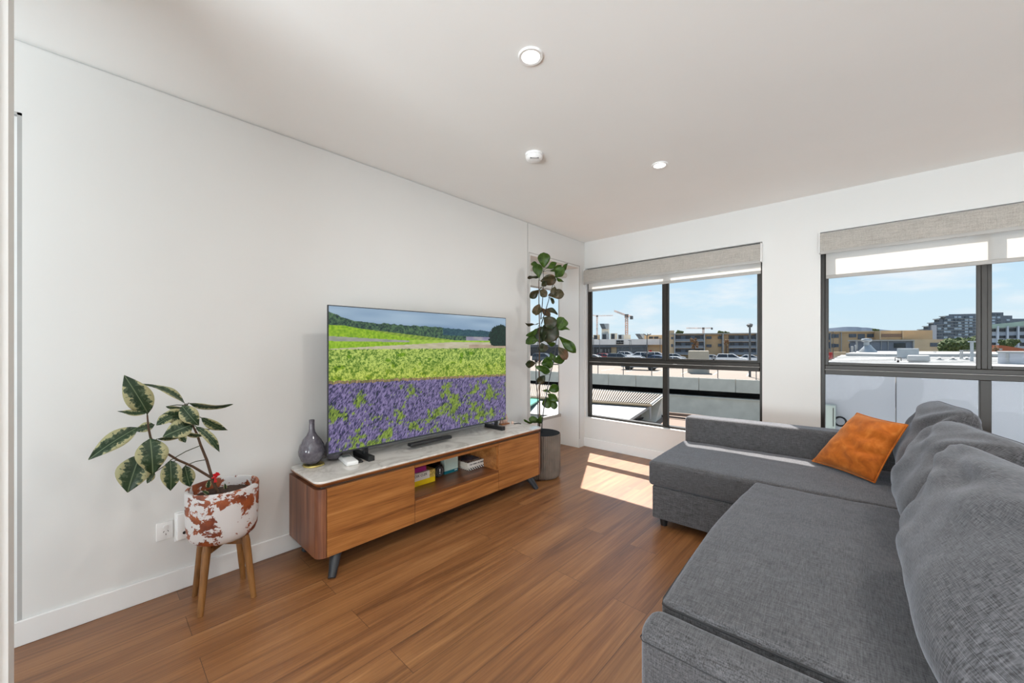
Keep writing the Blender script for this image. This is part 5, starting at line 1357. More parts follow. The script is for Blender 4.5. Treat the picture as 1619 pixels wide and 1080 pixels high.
pole('light pole at the left frame of the corner window', 938.5, 534.5, 92); pole('thin light pole in front of the fascia, left of the sign', 948, 537, 96, r_=.05)
pole('thin light pole right of the shop sign, the left of a close pair', 995.5, 538.5, 99, r_=.05); pole('thin light pole right of the shop sign, the right of a close pair', 997.8, 539, 97, r_=.05)
pole('light pole beside the mullion of the corner window', 1043.7, 535, 93, r_=.06)
for u, v, d, lab in ((1317.2, 525, 95, 'left'), (1327, 528.5, 100, 'second'), (1336.5, 532.5, 105, 'third'), (1341.5, 536, 112, 'right')):
    pole('dark thin light pole before the tan flats in the right window, %s of four' % lab, u, v, d, r_=.05)

# ---- shop building
SB = Fr(at(790, 545, 124), at(1060, 545, 108))
sh = thing('shop_building', 'long low shop with pale fascia and dark glazed front across the car park', 'building', SB.P(60, 5, ZD))
b = B(); SB.box(b, 0, SB.hit(1051, 545)[0], 0.3, 11, ZD, SB.hit(990, 537.0)[1] - .3); obj('walls', b, X_tan2, sh, 0)
b = B(); SB.pbox(b, 800, 536.6, 1051, 545.2, -1.4, 0.4); obj('fascia', b, X_fascia, sh, 0)
b = B(); SB.pbox(b, 800, 545.3, 1024, 549.0, -0.6, 0.2); obj('soffit_band', b, X_grey, sh, 0)
b = B(); SB.pbox(b, 800, 549, 966, 566, 0.0, 0.25); obj('shopfront', b, X_dk, sh, 0)
b = B(); SB.pbox(b, 975, 549, 1022, 566, 0.0, 0.25); obj('shopfront', b, X_dk, sh, 0)
for k in range(22):
    u = 976 + k * 2.1; b = B(); SB.pbox(b, u, 549, u + .45, 557, -.1, .0); obj('mullion', b, X_winl, sh, 0)
for u in (936, 944, 949, 951, 957, 962): b = B(); SB.pbox(b, u, 552, u + 1.0, 557, -.1, .0); obj('poster', b, X_white, sh, 0)
b = B(); SB.pbox(b, 974.2, 538.2, 985.8, 544.2, -1.6, -1.42); sg = obj('sign', b, X_blk, sh, 0)
s_, z_ = SB.hit(980, 541.2, -1.62); lettering('harden', 0.72, SB.P(s_, -1.63, z_), SB.ex, (0, 0, 1), X_white, sh, 0.01)
# rooftop
t2 = 3.0
def roofbox(name, label, cat, u0, v0, u1, v1, m, t=3.0, dep=0.9, group=None, louvre=False):
    b_ = B(); SB.pbox(b_, u0, v0, u1, v1, t, t + dep)
    if not louvre: return solo(name, b_, m, label, cat, group, 0)
    t_ = thing(name, label, cat, SB.P(SB.hit((u0 + u1) / 2, v1, t)[0], t, SB.hit((u0 + u1) / 2, v1, t)[1]), group)
    obj('housing', b_, m, t_, 0); b_ = B(); w2 = (u1 - u0)
    SB.pbox(b_, u0 + w2 * .12, v0 + 1, u0 + w2 * .62, v1 - .6, t - .12, t - .01); obj('louvre', b_, X_dk, t_, 0); return t_
GA = 'rooftop plant boxes on the shop'
roofbox('plant_room', 'low pale plant box at the left end of the shop roof', 'rooftop unit', 938, 529.5, 948, 537, X_tan2, group=GA, louvre=True)
roofbox('plant_room', 'grey plant box just below the louvred tower', 'rooftop unit', 951, 527.5, 963, 537, X_silver, group=GA, louvre=True)
roofbox('plant_room', 'dark-louvred plant box right of the tower', 'rooftop unit', 965, 527, 976, 536.5, X_conc, group=GA, louvre=True)
roofbox('plant_room', 'small grey plant box above the shop sign', 'rooftop unit', 977, 529, 986, 536.5, X_silver, group=GA, louvre=True)
roofbox('plant_room', 'blank grey plant box below the nearer crane', 'rooftop unit', 986.3, 529.5, 997, 537, X_conc, group=GA)
tw = thing('louvre_tower', 'tall vent tower with a flared louvred head on the shop roof', 'vent tower', SB.P(SB.hit(956, 530, 4)[0], 4, 2))
b = B(); SB.pbox(b, 951.2, 520.5, 962, 530, 4, 7); obj('shaft', b, X_conc, tw, 0)
def flare(u0, u1, v0, v1, slant, t=4.0, parent=None):
    s0, z0 = SB.hit(u0, v0, t); s1, _ = SB.hit(u1, v0, t); sb, z1 = SB.hit(u0 + slant, v1, t)
    b_ = B(); prism(b_, [SB.P(s0, t - .5, z0), SB.P(s1, t - .5, z0), SB.P(s1, t - .5, z1), SB.P(sb, t - .5, z1)], SB.ey * 3.6); obj('head', b_, X_silver, parent, 0)
    b_ = B(); n_ = 5
    for k in range(n_):
        f0 = (k + .15) / n_; f1 = (k + .75) / n_; w_ = (s1 - s0)
        a0 = s0 + (sb - s0) * f0; a1 = s0 + (sb - s0) * f1; zz0 = z0 + (z1 - z0) * f0; zz1 = z0 + (z1 - z0) * f1
        prism(b_, [SB.P(a0 + .1, t - .6, zz0), SB.P(a0 + w_ * .5, t - .6, zz0), SB.P(a1 + w_ * .5, t - .6, zz1), SB.P(a1 + .1, t - .6, zz1)], SB.ey * .08)
    obj('louvres', b_, X_dk, parent, 0)
flare(948, 962, 512, 520.5, 3.6, parent=tw)
tw = thing('louvre_shed', 'slanted louvred vent box on the shop roof left of the light pole star', 'vent tower', SB.P(SB.hit(1011, 536, 4)[0], 4, 2))
flare(1004, 1018.5, 528, 536.5, 6, parent=tw)
bb_ = thing('rear_building', 'low yellowish building with dark windows behind the shop roof', 'building', SB.P(SB.hit(1032, 536, 12)[0], 12, 0))
b = B(); SB.pbox(b, 1018, 529.8, 1049, 538, 13, 22, z0=ZD); obj('walls', b, X_tan2, bb_, 0)
for u0, u1 in ((1026, 1032.5), (1034, 1041)): b = B(); SB.pbox(b, u0, 532.3, u1, 535.6, 12.9, 13.0); obj('window', b, X_dk, bb_, 0)
b = B(); SB.pbox(b, 1026.5, 553.6, 1030.5, 557, -8, -7.6); solo('red_banner', b, X_red, 'small red banner standing before the tan end of the shop', 'banner', None, 0)

# ---- cranes
def lattice(bm, a, c, w, n):
    a, c = Vector(a), Vector(c); ax = (c - a).normalized(); s = ax.orthogonal().normalized(); t_ = ax.cross(s)
    cor = [(s + t_) * w, (s - t_) * w, (-s - t_) * w, (-s + t_) * w]
    for q_ in cor: tube(bm, [a + q_, c + q_], w * .22, 4)
    for k in range(n):
        p0 = a + (c - a) * k / n; p1 = a + (c - a) * (k + 1) / n
        for i in range(4): tube(bm, [p0 + cor[i], p1 + cor[(i + 1) % 4]], w * .16, 4)
def crane(label, mast, jib0, jib1, d, w=0.9, mtop=None, mcol=None):
    t_ = thing('tower_crane', label, 'crane', at(mast[0], mast[2], d), 'tower cranes on the skyline')
    mt = at(mast[0], mast[1], d); mb = at(mast[0], mast[2], d); mb.z = -9.0
    b_ = B(); lattice(b_, mb, mt, w, 22); obj('mast', b_, mcol or X_crane, t_, 0)
    b_ = B(); lattice(b_, mt, at(jib0[0], jib0[1], d + 4), w * .55, 16); obj('jib', b_, X_crane, t_, 0)
    e_ = at(jib1[0], jib1[1], d - 2); b_ = B(); lattice(b_, mt, e_, w * .55, 5); obj('counter_jib', b_, X_crane, t_, 0)
    b_ = B(); bx(b_, e_.x - w * 1.1, e_.x + w * 1.1, e_.y - w, e_.y + w, e_.z - w * 2.6, e_.z + w * .5); obj('counterweight', b_, X_pole, t_, 0)
    b_ = B(); bx(b_, mt.x - w * 1.5, mt.x + w * 1.5, mt.y - w, mt.y + w, mt.z - w * 2, mt.z + w * 1.2); obj('cab', b_, X_pole, t_, 0); return t_
X_crane = mat('crane_paint', srgb(206, 170, 150), 0.6, 0, 0.5, 0.4)
crane('nearer tower crane with a raised jib above the shop roof', (990.7, 499, 531), (971, 491.5), (998.5, 500.5), 190, .52)
crane('distant tower crane at the left edge of the corner window', (944, 499.5, 545), (969, 498.8), (933, 498), 300, .42)
crane('small tower crane above the flats in the middle of the right pane', (1112, 519, 530), (1085, 518.8), (1125.5, 518.6), 240, .40)

# ---- tan apartment block behind the right pane
AB = Fr(at(1050, 550, 100), at(1260, 550, 92))
ab = thing('apartment_building', 'tan and grey three-storey flats across the car park in the corner window', 'building', AB.P(20, 6, ZD))
b = B(); AB.pbox(b, 1060, 528, 1250, 562, 0.5, 8, z0=ZD); obj('walls', b, X_tan, ab, 0)
b = B(); AB.pbox(b, 1060, 526.6, 1250, 528.4, -0.6, 8); obj('roof', b, exmat('flat_roof_grey', 168, 164, 156), ab, 0)
b = B(); AB.pbox(b, 1058.5, 522.5, 1066, 562, -0.3, 4, z0=ZD); obj('stair_block', b, X_tan2, ab, 0)
for u0, u1 in ((1067.5, 1112.5), (1152.5, 1195.5)):
    for v0, v1 in ((530.2, 539.2), (541.2, 549.6), (551.6, 560)):
        b = B(); AB.pbox(b, u0, v0, u1, v1, 0.3, 0.6); bal = obj('balcony', b, X_grey, ab, 0)
        b = B(); AB.pbox(b, u0, v1 - 3.2, u1, v1, -0.6, -0.5); obj('glass_rail', b, exmat('rail_glass', 120, 128, 138, .3), bal, 0)
        for q_ in range(3):
            ua = u0 + (u1 - u0) * (q_ + .12) / 3; b = B(); AB.pbox(b, ua, v0 + 1, ua + (u1 - u0) * .16, v1 - 1, .15, .3); obj('pane', b, X_dk, bal, 0)
        b = B(); AB.pbox(b, u0 - .5, v1, u1 + .5, v1 + 1.0, -0.7, 0.6); obj('slab', b, X_silver, ab, 0)
for u in (1066, 1113, 1142.5, 1196): b = B(); AB.pbox(b, u, 528, u + 1.6, 561, -.75, .5); obj('column', b, X_silver, ab, 0)
for u0, u1, v0, v1 in ((1117, 1120.5, 532, 536), (1121, 1125, 532, 536), (1117, 1125, 544.6, 549), (1135.5, 1142, 531.5, 536), (1135.5, 1142, 543.5, 548), (1061, 1064.5, 532.8, 536.6), (1061, 1064.5, 544.2, 548.6)):
    b = B(); AB.pbox(b, u0, v0, u1, v1, -.36 if u1 < 1066 else .3, -.3 if u1 < 1066 else .5); obj('window', b, X_win, ab, 0)

# ---- trees
def tree(label, u, vt, vb, wpx, d, m, n_=14, seed=0, zb=None):
    random.seed(seed); c = at(u, vb, d); top = at(u, vt, d); W_ = wpx / FPX * d / 2; base = c.copy()
    if zb is not None: base.z = zb
    t_ = thing('tree', label, 'tree', base)
    b_ = B(); H_ = top.z - c.z
    for k in range(n_):
        p_ = c + _R * random.uniform(-W_, W_) * .75 + _F * random.uniform(-W_, W_) * .4 + Vector((0, 0, H_ * random.uniform(.25, .82)))
        r0 = min(W_, H_) * random.uniform(.22, .4)
        bi = B(); bmesh.ops.create_icosphere(bi, subdivisions=3, radius=r0)
        for v_ in bi.verts: v_.co += v_.co * (noise.noise(v_.co * (3.2 / r0) + Vector((k, 0, 0))) * .55 + noise.noise(v_.co * (8 / r0)) * .3); v_.co += p_
        me_ = bpy.data.meshes.new('tmp'); bi.to_mesh(me_); bi.free(); b_.from_mesh(me_); bpy.data.meshes.remove(me_)
    obj('foliage', b_, m, t_, 0)
    b_ = B(); tube(b_, [base, c + Vector((0, 0, H_ * .5))], [.25, .12], 7); obj('trunk', b_, X_trunk, t_); return t_
tree('russet tree before the flats left of centre in the right pane', 1098, 531, 556, 14, 88, X_dry, 12, 1, ZD)
tree('slender russet tree before the flats near their second balcony stack', 1148, 530, 556, 10, 88, X_dry, 10, 2, ZD)
tree('tree crown rising above the roof of the flats', 1139, 523.5, 532, 14, 130, X_foliage, 8, 3, ZD)
tree('small tree crown above the flats right of the larger one', 1150, 524, 531, 10, 130, X_foliage, 6, 4, ZD)
tree('dark tree crown above the stair block by the mullion', 1075, 523.5, 530, 14, 150, X_foliage, 8, 5, ZD)

# ---- neighbouring roofs below the corner window
g0, g1 = onz(1028, 640, -2.9), onz(936, 634, -2.9); r0, r1 = onz(1047, 625.5, -2.7), onz(936, 616, -2.7)
gL = g0 + (g1 - g0) * 3.2; rL = r0 + (r1 - r0) * 3.0
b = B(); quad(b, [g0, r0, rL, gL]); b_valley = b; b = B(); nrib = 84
dz = Vector((0, 0, .09))
for k in range(nrib):
    f = k / nrib; w_ = .42 / nrib
    a = g0.lerp(gL, f); a2 = g0.lerp(gL, f + w_); c_ = r0.lerp(rL, f); c2 = r0.lerp(rL, f + w_)
    prism(b, [a, a2, a2 + dz, a + dz], c_ - a)
cr_ = thing('corrugated_roof', 'ribbed cream metal roof of the neighbouring building below the car park', 'roof', g0)
obj('sheeting', b_valley, exmat('rib_shade_sheet', 120, 104, 88, .8, .1, .6, 0, .6), cr_, 0)  # darker sheet colour paints the shade between the ribs
obj('ribs', b, exmat('cream_roof_sheet', 200, 186, 168,   .6, .08, .6, 0, .38), cr_, 0)
b = B(); tube(b, [g0 + Vector((0.1, 0, -.05)), gL + Vector((0, 0, -.05))], .09, 6); obj('gutter', b, exmat('tan_gutter', 160, 140, 112), cr_)
b = B(); tube(b, [g0, r0], .08, 6); tube(b, [g0, g0 + Vector((0, 0, -1.0))], .07, 6); obj('edge_trim', b, X_white, cr_)
wl = [onz(1027, 642, -3.05), onz(989, 667, -3.55)]; wdir = (gL - g0)
b = B(); prism(b, [wl[0], wl[1], wl[1] + wdir * .9, wl[0] + wdir * .9], Vector((0, .25, -.15))); solo('sloping_white_roof', b, X_white, 'plain white sloping roof in front of the ribbed metal roof', 'roof', None, 0)
b = B(); prism(b, [g0 + Vector((0.12, .1, -.05)), r0 + Vector((.12, 0, -.05)), r0 + Vector((.12, 0, -3.2)), g0 + Vector((.12, .1, -2.4)), onz(992, 667, -4.6)], Vector((-.15, .12, 0))); solo('gable_wall', b, X_conc, 'grey side wall under the right edge of the ribbed roof', 'wall', None, 0)
BZ = -4.4
bp_ = [onz(u, v, BZ) for u, v in ((960, 676), (1030, 654), (1100, 657), (1230, 672), (1230, 760), (960, 760))]
b = B(); prism(b, bp_, (0, 0, -.5)); fr_ = thing('sandy_flat_roof', 'sandy pink flat roof with painted coping shadow just below the window', 'roof', bp_[0]); obj('deck', b, X_brown, fr_, 0)
b = B(); lp = [onz(u, v, BZ) + Vector((0, 0, .12)) for u, v in ((1006, 667), (1033, 658.5), (1090, 665), (1200, 683))]
for a, c_ in zip(lp, lp[1:]): tube(b, [a, c_], .09, 4)
obj('coping_shadow', b, X_copshade, fr_, 0)  # dark strip stands in for the shadow line of the coping
b = B(); lp = [onz(u, v, BZ) + Vector((0, 0, .2)) for u, v in ((990, 670), (1032, 655.5), (1095, 661.5), (1210, 677))]
for a, c_ in zip(lp, lp[1:]): tube(b, [a, c_], .16, 4)
obj('coping', b, X_brown, fr_, 0)
tq = [onz(u, v, -3.0) for u, v in ((800, 638), (836, 642), (863, 626), (830, 622))]
b = B(); prism(b, tq, (0, 0, -.1)); solo('teal_awning', b, X_teal, 'teal green awning seen through the narrow window behind the fig', 'awning', None, 0)

# ---- pale wall right outside the right-hand window
YW = 6.35
ow = thing('boundary_wall', 'pale grey rendered wall close outside the right-hand window', 'wall', (1.5, YW, -1.2))
zt3 = 1.02
xs = [-0.72, ony(1416.5, 640, YW).x]; w3 = 1.28
xs += [xs[1] + w3, xs[1] + 2 * w3, xs[1] + 3 * w3]
for a, c_ in zip(xs, xs[1:]):
    b = B(); bx(b, a + .004, c_ - .004, YW, YW + .15, -1.2, zt3 - 0.03 * 0, .004, 1); obj('panel', b, X_ltgrey, ow, 0)
bm = B(); bx(bm, -0.72, 4.2, WY + 0.2, YW + .15, -1.35, -1.2); struct('bounce_floor', bm, X_ltgrey)  # unseen pale floor put in to bounce light onto the wall
q0, q1 = ony(1303, 640, YW - .12), ony(1321, 700, YW - .12)
b = B(); bx(b, q0.x, q1.x, YW - .12, YW - .001, q1.z - .2, q0.z, .008, 1)
mb_ = thing('meter_box', 'pale green-grey service box on the wall outside the right window', 'service box', ((q0.x + q1.x) / 2, YW, q1.z - .2)); obj('housing', b, exmat('green_grey_enamel', 190, 200, 192, .4), mb_)
b = B(); bx(b, q1.x - .025, q1.x - .018, YW - .124, YW - .12, q0.z - .26, q0.z - .03); obj('hinge', b, X_blk, mb_, 0)
cc_ = ony(1328.5, 666.5, YW - .05); b = B(); tube(b, [cc_ + Vector((math.cos(a) * .055, 0, math.sin(a) * .055)) for a in [2 * PI * k / 20 for k in range(21)]], .011, 6, False); solo('hose_loop', b, X_blk, 'black loop of hose on the pale wall beside the service box', 'hose')

# ---- right window: roofscape
RF = Fr(at(1300, 560, 24), at(1700, 560, 22))
rz = -0.02
b = B(); prism(b, [onz(u, v, rz) for u, v in ((1304, 574.5), (1330.5, 561.2), (1470, 562.8), (1760, 566), (1760, 585), (1304, 576))], (0, 0, -.6))
for k in range(5):
    v_ = 563.2 + k * 2.3; a = onz(1322 - k * 4.5, v_, rz + .04); c_ = onz(1700, v_ + 2.4, rz + .04); tube(b, [a, c_], .035, 4)
nr = solo('metal_roof', b, X_white, 'low white ribbed roof running along the foot of the right-hand view', 'roof', None, 0)
b = B(); prism(b, [onz(u, v, .30) for u, v in ((1337, 558.8), (1356, 555.2), (1600, 556.2), (1660, 559.8), (1400, 559.8))], (0, 0, -.28)); solo('metal_roof', b, X_white, 'second white roof slightly higher, behind the first one', 'roof', None, 0)
# roof ventilator
vd = 54; c = at(1372, 556.9, vd); k_ = vd / FPX
vn_ = thing('roof_ventilator', 'grey roof cowl with conical base and round cap', 'roof vent', c)
b = B(); lathe(b, [(11.8 * k_, -.1), (11.2 * k_, 1.0 * k_), (5 * k_, 9 * k_), (3.6 * k_, 12 * k_)], c, 24); obj('cone', b, X_silver, vn_)
b = B(); lathe(b, [(3.5 * k_, 11 * k_), (3.3 * k_, 16 * k_), (6.2 * k_, 17 * k_), (6.6 * k_, 19.5 * k_), (5.5 * k_, 21.5 * k_), (0, 22 * k_)], c - _R * 2.0 * k_, 24); obj('cap', b, X_silver, vn_)
def rbx(name, label, cat, u0, v0, u1, v1, d, m, dep=1.2, group=None):
    f_ = FrR(u0, u1, d); b_ = B(); f_.pbox(b_, u0, v0, u1, v1, 0, dep, bev=.03); return solo(name, b_, m, label, cat, group, 0)
rbx('air_conditioner', 'square grey rooftop cooling unit right of the cowl', 'rooftop unit', 1418, 551, 1453, 567, 37, X_silver)
rbx('pipe_box', 'small white box on the roof left of the cowl', 'rooftop unit', 1345.2, 547.5, 1349.5, 556.9, 54, X_white); rbx('pipe_box', 'narrow white upright box next to the small one left of the cowl', 'rooftop unit', 1351, 545.5, 1353.8, 556.9, 54, X_white)
sk = FrR(1434, 1471, 30); b = B(); rbox(b, (0, 0, sk.hit(1450, 572)[1]), (sk.L, 1.2, sk.hit(1450, 562)[1]), .12, (4, 4, 1), 4)
M_ = Matrix((sk.ex, sk.ey, Vector((0, 0, 1)))).transposed().to_4x4(); M_.translation = sk.A; bmesh.ops.transform(b, verts=b.verts, matrix=M_)
solo('skylight', b, X_white, 'white domed skylight in front of the cooling unit', 'skylight', None, 60)
for u, lab in ((1486, 'left'), (1507, 'middle'), (1529, 'right')):
    c = at(u, 569.5, 33.6); b = B(); lathe(b, [(.25, 0), (.25, .08), (.08, .11), (.08, .19), (.21, .2), (.07, .27), (0, .3)], c, 12); solo('roof_vent', b, X_white, 'small white mushroom vent on the near roof, %s of three' % lab, 'roof vent', 'small mushroom vents')
rbx('flue', 'pair-like slim white flue before the tan block', 'flue', 1476.3, 555.5, 1477.8, 561.8, 49, X_white, .1); rbx('flue', 'second slim white flue right beside the first', 'flue', 1478.8, 555.2, 1480.2, 561.8, 49, X_white, .1)
f_ = Fr(at(1516, 550, 35.8), at(1552, 550, 35.8)); rl_ = thing('roof_railing', 'white safety railing on the roof left of the dark mullion', 'railing', f_.P(0, 0, 0))
for u in (1518.5, 1521.5): b = B(); f_.pbox(b, u, 553.5, u + 1.5, 568, 0, .06); obj('post', b, X_white, rl_, 0)
for v in (553.4, 559, 564): b = B(); f_.pbox(b, 1517, v, 1552, v + .9, .02, .06); obj('rail', b, X_white, rl_, 0)
f_ = Fr(at(1530, 550, 31.6), at(1545, 550, 31.6)); ms_ = thing('steel_mast', 'pale square steel mast beside the railing', 'mast', f_.P(.4, 0, -.1)); b = B(); f_.pbox(b, 1536.3, 541, 1539.6, 571, 0, .12); obj('pole', b, X_silver, ms_, 0); b = B(); f_.pbox(b, 1534, 539.2, 1546, 541.3, -.02, .16); obj('arm', b, X_silver, ms_, 0)
hd = FrR(1577.5, 1700, 27); hu = thing('roof_cabin', 'white flat-roofed cabin at the right edge of the view', 'shed', hd.P(1, 1, -.1))
b = B(); hd.box(b, 0, hd.L, 0, 2.5, -.1, hd.hit(1600, 558)[1]); obj('walls', b, X_ltgrey, hu, 0)
b = B(); hd.box(b, -.06, hd.L, -.08, 2.6, hd.hit(1600, 558)[1], hd.hit(1600, 555.8)[1]); obj('roof', b, X_white, hu, 0)
b = B(); hd.pbox(b, 1595.5, 559.5, 1690, 575.5, -.03, 0); obj('panel', b, X_ltgrey, hu, 0)
b = B(); hd.pbox(b, 1590.3, 558.5, 1595.2, 576, -.06, 0); obj('door_post', b, X_white, hu, 0)
rbx('red_sign', 'small red sign at the left frame of the right-hand window', 'sign', 1309.5, 557.2, 1316.5, 567.5, 60, X_red, .4)
rbx('garden_wall', 'low tan wall with hedges right of the red sign', 'wall', 1318, 556.5, 1338, 566, 58, X_tan2, .5)

# ---- tan flats, right window
TF = Fr(at(1298, 550, 104), at(1480, 550, 98))
tf = thing('apartment_building', 'tan flats with dark windows on the left of the right-hand view', 'building', TF.P(10, 5, ZD))
b = B(); TF.pbox(b, 1298, 525, 1392, 560, 0, 12, z0=-6); obj('walls', b, X_tan, tf, 0)
b = B(); TF.pbox(b, 1298, 523.6, 1393, 525.4, -.5, 12); obj('roof', b, X_tan2, tf, 0)
for u0, u1, v0, v1 in ((1308, 1312.5, 527.5, 537.5), (1315, 1320.5, 528, 534.5), (1321, 1326, 528.5, 534), (1342.5, 1354, 528, 533.5), (1356.5, 1367.5, 528, 536.5), (1371, 1383.5, 528, 533.5), (1315, 1320.5, 543.5, 549.5), (1321, 1326, 544, 549), (1342.5, 1354, 543.3, 550), (1308, 1312.5, 541, 551)):
    b = B(); TF.pbox(b, u0, v0, u1, v1, -.12, 0); obj('window', b, X_win, tf, 0)
for u in (1313, 1330): b = B(); TF.pbox(b, u, 525, u + .9, 557, -.3, 0); obj('downpipe', b, X_silver, tf, 0)
t3 = thing('apartment_building', 'long blank-topped tan building right of the dark-windowed flats', 'building', TF.P(60, 5, ZD))
b = B(); TF.pbox(b, 1393, 522.5, 1474.5, 545, -3, -0.3, z0=-6); obj('walls', b, X_tan, t3, 0)
b = B(); TF.pbox(b, 1394, 527.8, 1426, 533, -3.1, -3.0); obj('window_strip', b, exmat('brown_glazing', 120, 96, 80, .3), t3, 0)
for u in (1391.5, 1427): b = B(); TF.pbox(b, u, 522.8, u + 1.4, 537, -3.3, -3.0); obj('pilaster', b, X_tan2, t3, 0)
t4 = thing('apartment_building', 'lower tan block with one window strip beside the trees', 'building', TF.P(80, -8, ZD))
b = B(); TF.pbox(b, 1440, 536.6, 1497, 556.5, -12, -3.6, z0=-1.0); obj('walls', b, X_tan2, t4, 0)
b = B(); TF.pbox(b, 1471, 542.2, 1495.5, 548.2, -12.1, -12.0); obj('window_strip', b, X_win, t4, 0)
b = B(); TF.pbox(b, 1480, 556.5, 1497, 561.5, -12, -1); obj('undercroft', b, X_dk, t4, 0)
t5 = thing('glazed_pavilion', 'low grey glazed building with a white roof edge before the tan one', 'building', TF.P(50, -14, ZD))
b = B(); TF.pbox(b, 1356, 539.2, 1444, 556, -16, -13, z0=-3); obj('walls', b, X_grey, t5, 0)
b = B(); TF.pbox(b, 1354.5, 537.4, 1446, 539.3, -16.4, -13); obj('roof_edge', b, X_white, t5, 0)
b = B(); TF.pbox(b, 1444, 537.4, 1446, 552, -16.3, -15.9); obj('end_post', b, X_white, t5, 0); b = B(); TF.pbox(b, 1354.5, 537.4, 1356.2, 553, -16.3, -15.9); obj('end_post', b, X_white, t5, 0)
b = B(); TF.pbox(b, 1414, 542.5, 1432, 550, -16.15, -16.0); obj('window', b, X_dk, t5, 0)
for u in (1393, 1404): b = B(); TF.pbox(b, u, 539.5, u + .6, 553, -16.15, -16.0); obj('mullion', b, X_silver, t5, 0)

# ---- stepped apartment tower
AT = Fr(at(1445, 530, 230), at(1640, 530, 225))
a5 = thing('apartment_tower', 'large dark stepped apartment block on the skyline at right', 'building', AT.P(40, 5, ZD))
prf = [(1452, 523), (1452, 521), (1460, 520), (1460, 516), (1468, 515), (1468, 510.5), (1477, 509.5), (1477, 504.5), (1487, 503), (1487, 500), (1500, 499), (1500, 497), (1546, 496), (1546, 494), (1586.5, 494), (1586.5, 499), (1600.5, 499), (1600.5, 504), (1640, 504), (1640, 541), (1452, 541)]
b = B(); prism(b, [AT.P(AT.hit(u, v)[0], 0, AT.hit(u, v)[1]) for u, v in prf], Vector((ray(1500, 0).x, ray(1500, 0).y, 0)) * 9); obj('walls', b, exmat('charcoal_cladding', 104, 114, 126), a5, 0)
b = B(); AT.pbox(b, 1473, 514, 1481, 541, -.8, 0); obj('end_wall', b, X_ltgrey, a5, 0)
random.seed(2)
ux = [1482.5, 1492.5, 1498, 1509, 1515, 1525.5, 1532.5, 1568.5, 1577, 1591.5]
for row in range(8):
    v = 500.0 + row * 4.6
    for u in ux:
        if u > 1560 and row > 3: continue
        lim = 499 if u > 1500 else (503 if u > 1487 else 514)
        if u < 1487 and v < 512: continue
        if v < lim: continue
        if u > 1590 and v < 503: continue
        vv = v - (4.0 if u > 1560 else 0) + (4 if u > 1590 else 0)
        b = B(); AT.pbox(b, u, vv, u + random.choice((4.6, 5.2, 5.6)), vv + 2.7, -.25, 0); obj('window', b, random.choice((X_winl, X_winl, X_win)), a5, 0)
    b = B(); s0 = 1484 if v < 512 else 1472
    if v > 500: AT.pbox(b, s0 + 9, v - 1.1, 1545, v - .6, -.7, 0); obj('floor_slab', b, X_silver, a5, 0)
for k, (u, v) in enumerate(((1453, 520.6), (1461, 515.6), (1469, 510.2), (1478, 504.2), (1488, 499.8))):
    b = B(); AT.pbox(b, u, v, u + 7, v + 1.4, -1.5, -.2); obj('terrace', b, X_white, a5, 0)
    b = B(); AT.pbox(b, u + 1, v + 1.6, u + 7, v + 4.2, -.6, 0); obj('terrace_window', b, X_dk, a5, 0)
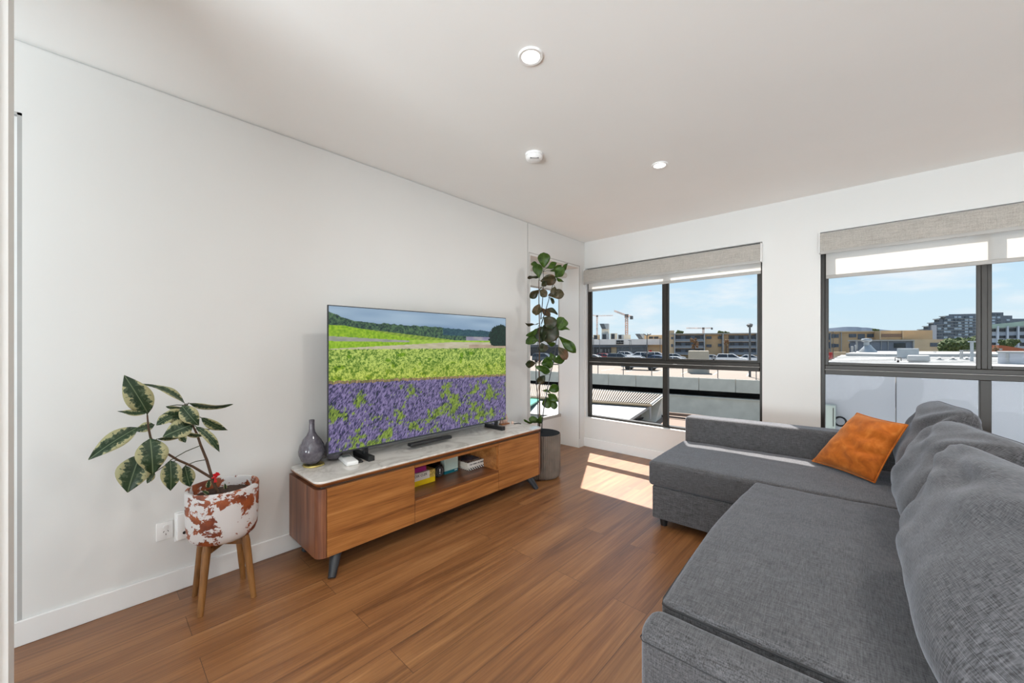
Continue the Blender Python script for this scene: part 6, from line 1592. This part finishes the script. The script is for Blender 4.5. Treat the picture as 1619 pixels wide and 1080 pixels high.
# ---- curved-roof office
OF = Fr(at(1552, 530, 128), at(1680, 530, 118))
o5 = thing('office_building', 'blue-white office with a pale green roof at the right edge', 'building', OF.P(10, 5, ZD))
zz_ = lambda v: OF.hit(1600, v)[1]
b = B(); prism(b, [OF.P(*(lambda h: (h[0], 0, h[1]))(OF.hit(u, v))) for u, v in ((1552, 519), (1600, 513), (1670, 505), (1670, 560), (1552, 552))], Vector((ray(1560,530).x, ray(1560,530).y, 0)) * 6); obj('walls', b, X_bluew, o5, 0)
b = B(); prism(b, [OF.P(*(lambda h: (h[0], -1.2, h[1]))(OF.hit(u, v, -1.2))) for u, v in ((1552, 514.5), (1600, 510), (1670, 502), (1670, 511), (1600, 517), (1552, 520.5))], Vector((ray(1560,530).x, ray(1560,530).y, 0)) * 6); obj('roof', b, X_green, o5, 0)
for va, vb_ in (((521.5, 524.6), (517, 522.8)), ((531.5, 534.6), (530.5, 534.2)), ((541.6, 545), (543.5, 548))):
    b = B(); prism(b, [OF.P(*(lambda h: (h[0], -.2, h[1]))(OF.hit(u, v, -.2))) for u, v in ((1552, va[0]), (1670, vb_[0] - 1.5), (1670, vb_[1] + 1), (1552, va[1]))], OF.ey * .15); obj('window_strip', b, X_dk, o5, 0)
for u in (1577, 1592.5, 1609.5, 1628): b = B(); OF.pbox(b, u, 515.5, u + 2.6, 549, -1.6, 0); obj('column', b, X_bluew, o5, 0)
# brick house and greenery
bk = Fr(at(1578, 550, 62), at(1690, 550, 59)); bh = thing('brick_building', 'red brick building with sloping parapet behind the white cabin', 'building', bk.P(3, 2, -2))
b = B(); prism(b, [bk.P(*(lambda h: (h[0], 0, h[1]))(bk.hit(u, v))) for u, v in ((1579, 545.8), (1588, 546.6), (1650, 556), (1650, 566), (1579, 566))], bk.ey * 4); obj('walls', b, X_brick, bh, 0)
b = B(); bk.pbox(b, 1581.5, 551, 1584.8, 554, -.3, 0); obj('air_conditioner', b, X_white, bh, 0)
tree('broad green tree between the tan block and the dark mullion', 1520, 536.5, 560, 52, 75, X_foliage, 34, 6, -9)
tree('green and yellow tree above the brick building', 1594, 536.5, 549, 24, 80, X_foliage, 16, 7, -9)
tree('small reddish shrub left of the brick building', 1575.5, 545, 557, 10, 58, X_dry, 8, 8, -9)
tree('dark treetop on the skyline above the tan flats', 1386, 519.8, 526, 14, 160, X_foliage, 8, 9, -9)
b = B(); HN = 26; hv = []
for k in range(HN + 1):
    u = 1250 + k * 7.5; x_ = (u - 1345) / 62
    v = 526 - 9.2 * math.exp(-x_ * x_) - 1.2 * noise.noise(Vector((k * .7, 0, 0)))
    hv.append((at(u, v, 900), at(u, 560, 850), at(u, v + 3, 1050)))
for (a, a2, a3), (c_, c2, c3) in zip(hv, hv[1:]): quad(b, [a2, c2, c_, a]); quad(b, [a, c_, c3, a3])
bmesh.ops.remove_doubles(b, verts=b.verts, dist=.01)
struct('hill', b, exmat('hazy_hill', 138, 146, 158))
